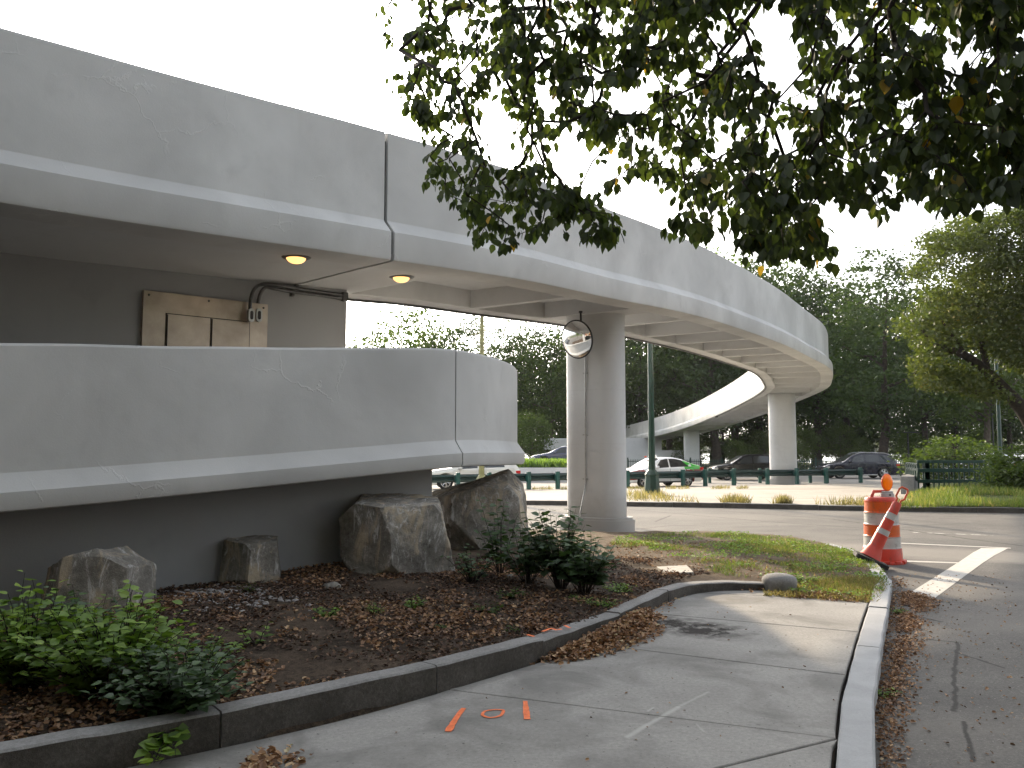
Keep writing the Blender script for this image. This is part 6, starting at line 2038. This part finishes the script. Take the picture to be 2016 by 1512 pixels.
# the big near tree at the right: leaning limb across, lit crown
def right_tree():
    r = np.random.default_rng(31)
    Y0 = 36.0
    root = thing("maple_tree", "large sunlit yellow green tree at the right with a thick limb arching to the left", "tree", (0, 0, 0))
    b0 = at(2085, 960, Y0)
    def A(px, py, dy=0): return at(px, py, Y0 + dy)
    mb = MB()
    main = smooth_line([Vector((b0.x, Y0, -.4)), Vector((b0.x - .1, Y0, 1.2)), A(2040, 850), A(2012, 805), A(1980, 770, -.3), A(1945, 735, -.6), A(1905, 703, -1), A(1868, 688, -1.2), A(1835, 680, -1.3)], .3)
    mb.tube(main, [.52 - .40 * (k / (len(main) - 1)) ** .8 for k in range(len(main))], 12)
    limbs = [([A(2050, 880), A(2060, 760, .4), A(2055, 640, .6), A(2045, 520, .8), A(2030, 420, 1)], .34), ([A(1972, 768, -.3), A(1938, 771, -.2), A(1905, 770, .2), A(1893, 745, .4), A(1888, 715, .5)], .13), ([A(1945, 735, -.6), A(1930, 660, -.3), A(1920, 560, .3), A(1930, 470, .3)], .15),
             ([A(2055, 640, .6), A(2000, 540, 1.2), A(1950, 450, 1.5)], .14), ([A(1905, 703, -1), A(1860, 640, -1.2), A(1830, 590, -1.4)], .09), ([A(1835, 680, -1.3), A(1810, 640, -1.3), A(1795, 610, -1.3)], .07), ([A(2055, 640, .6), A(2110, 540, .5), A(2140, 440, 0)], .16)]
    for pts, r0_ in limbs:
        L = smooth_line(pts, .35)
        mb.tube(L, [r0_ * (1 - .75 * k / (len(L) - 1)) for k in range(len(L))], 8)
    mb.build("trunk", M['bark'], root, smooth=60)
    poly = [(1815, 500), (1826, 462), (1870, 455), (1885, 425), (1930, 425), (2000, 415), (2250, 380), (2250, 700), (2060, 740), (2000, 725), (1960, 705), (1930, 690), (1905, 672), (1850, 700), (1815, 690), (1800, 668), (1772, 645), (1795, 612), (1822, 588), (1826, 555), (1790, 548), (1800, 525)]
    low = [(1800, 700), (1870, 720), (1940, 730), (1985, 790), (1920, 775), (1880, 765), (1820, 760)]
    C = []
    for P_, n_ in ((poly, 3300), (low, 330)):
        xs = [p[0] for p in P_]; ys = [p[1] for p in P_]
        got = 0
        while got < n_:
            x, y = r.uniform(min(xs), max(xs), 200), r.uniform(min(ys), max(ys), 200)
            ok = in_poly(P_, x, y)
            for px, py in zip(x[ok], y[ok]):
                nz = noise.noise((px * .012, py * .02, 4.4))
                if nz < -.30 and r.random() < .7: continue
                got += 1
                dy = r.uniform(-3.6, 4.2) * (.55 + .45 * r.random())
                c = np.array(A(px, py, dy)[:])
                m_ = r.integers(18, 30)
                C.append(c + r.normal(0, .21, (m_, 3)) * np.array([1.3, 1.3, .55]))
    C = np.concatenate(C)
    n = len(C)
    Xd = r.normal(size=(n, 3)) * np.array([1, 1, .6]) + np.array([0, 0, -.3])
    Nn = r.normal(size=(n, 3)) * .7 + np.array([0, 0, .9])
    rv = np.clip(r.beta(2, 2, n) * .5 + .5 * (.5 + .7 * np.array([noise.noise((c[0] * .5, c[1] * .5, c[2] * .5)) for c in C])), 0, 1)
    quads_object("crown", orient(DIAMOND, C, Xd, Nn, r.uniform(.11, .20, n)), M['leaf_gold'], root, rv)
right_tree()

# ================================================================== far bank of the river
XYZ = []
r_ = np.random.default_rng(8)
n = 26000
xx = r_.uniform(-420, 520, n)
top_ = 8 + 7 * np.array([.5 + noise.noise((x * .018, 0, 1)) + .4 * noise.noise((x * .08, 0, 2)) for x in xx])
zz_ = r_.random(n) ** .7 * np.maximum(3, top_)
yy_ = r_.uniform(622, 660, n)
C = np.column_stack([xx, yy_, zz_])
tag(quads_object("far_wood", orient(DIAMOND, C, r_.normal(size=(n, 3)), r_.normal(size=(n, 3)), r_.uniform(2.0, 4.0, n)), M['leaf_green'], None, r_.random(n)), "hazy line of trees on the far river bank", None, None, "stuff")
mb = MB(); mb.prism([(-1200, 618), (1500, 618), (1500, 760), (-1200, 760)], -2, .9); tag(mb.build("far_shore", M['lawn']), None, None, None, "structure")
def tower(px0, px1, py, Y, floors, label, col):
    x0, x1 = at(px0, 850, Y).x, at(px1, 850, Y).x
    h = at(px0, py, Y).z
    root = thing("office_building", label, "building", ((x0 + x1) / 2, Y, 0))
    w = x1 - x0
    mb = MB(); mb.box((0, 12, h / 2), (w, 24, h)); mb.box((0, 12, h + 1.2), (w * .4, 10, 2.4)); mb.build("wall", col, root)
    for f in range(floors):
        z = h * (f + .5) / floors
        mb = MB(); mb.box((0, -.02, z), (w * .94, .3, h / floors * .5)); mb.build("window_band", M['car_glass'], root)
        mb = MB()
        for k in range(1, 9): mb.box((-w * .47 + w * .94 * k / 9, -.1, z), (.35, .35, h / floors * .5))
        mb.build("mullions", col, root)
tower(1949, 1986, 782, 700, 11, "pale glass office tower across the river at the right", plain("pale_facade", (.45, .5, .52), .6))
tower(1975, 2010, 808, 690, 6, "lower pale block beside the glass tower across the river", plain("pale_block", (.55, .52, .5), .7))

# ------------------------------------------------------------------ the street behind the photographer (seen in the convex mirror)
def row_house(x, w, h, label, col):
    root = thing("row_house", label, "building", (x, -19, ROAD_Z), 0, "row houses behind the photographer")
    mb = MB(); mb.box((0, -5, h / 2), (w, 10, h)); mb.box((0, .12, h - .3), (w, .5, .5)); mb.build("wall", col, root)
    for f in range(int(h // 3.2)):
        for k in (-1, 0, 1):
            mb = MB(); mb.box((k * w * .3, .03, 2.0 + f * 3.2), (w * .16, .14, 1.7)); wdw = mb.build("window", M['car_glass'], root)
            mb = MB(); mb.box((k * w * .3, .1, 1.05 + f * 3.2), (w * .2, .3, .14)); mb.build("sill", M['slab'], wdw)
    mb = MB(); mb.box((w * .3, .06, 1.1), (1.1, .2, 2.2)); mb.build("door", M['trim'], root)
brick = plain("red_brick", (.22, .09, .06), .9, 0, .25, 3, .3)
stone = plain("brown_stone", (.26, .2, .15), .9, 0, .2, 3, .3)
for i in range(11):
    row_house(-40 + i * 7.4, 7.3, 17 + (i * 37 % 5) * .6, "brick or stone row house behind the photographer", brick if i % 2 else stone)

pt, H_ = protos['green']  # added out-of-view trees that dim the sky light on walls and fascia
for i, (x, y, k) in enumerate(((-9, -5.5, .9), (-21, -3, .8), (-13.5, -9.5, .85), (-6, -11, .8), (1.5, -12, .9), (9, -11.5, .8), (17, -10, .85), (25, -9, .8), (-27, 6, .9), (-19.5, -14, .9), (33, -6, .9))):
    c = copy_tree(pt); c.location = (x, y, ROAD_Z); c.scale = (k, k, k * .9); c.rotation_euler = (0, 0, i * 1.3); c.name = "shade_tree"
    c["label"] = "leafy shade tree added in front of the row houses behind the photographer"; c["group"] = "added shade trees behind the photographer"

# ================================================================== the hazy air over the river
mb = MB(); mb.box((100, 540, 58), (1700, 1180, 122))
m = D.materials.new("hazy_air"); m.use_nodes = True
nt = m.node_tree; nt.nodes.remove(nt.nodes["Principled BSDF"])
pv = nt.nodes.new("ShaderNodeVolumePrincipled")
pv.inputs["Color"].default_value = (.9, .92, .95, 1)
pv.inputs["Density"].default_value = .00018
nt.links.new(pv.outputs[0], nt.nodes["Material Output"].inputs["Volume"])
tag(mb.build("haze", m), None, None, None, "stuff")
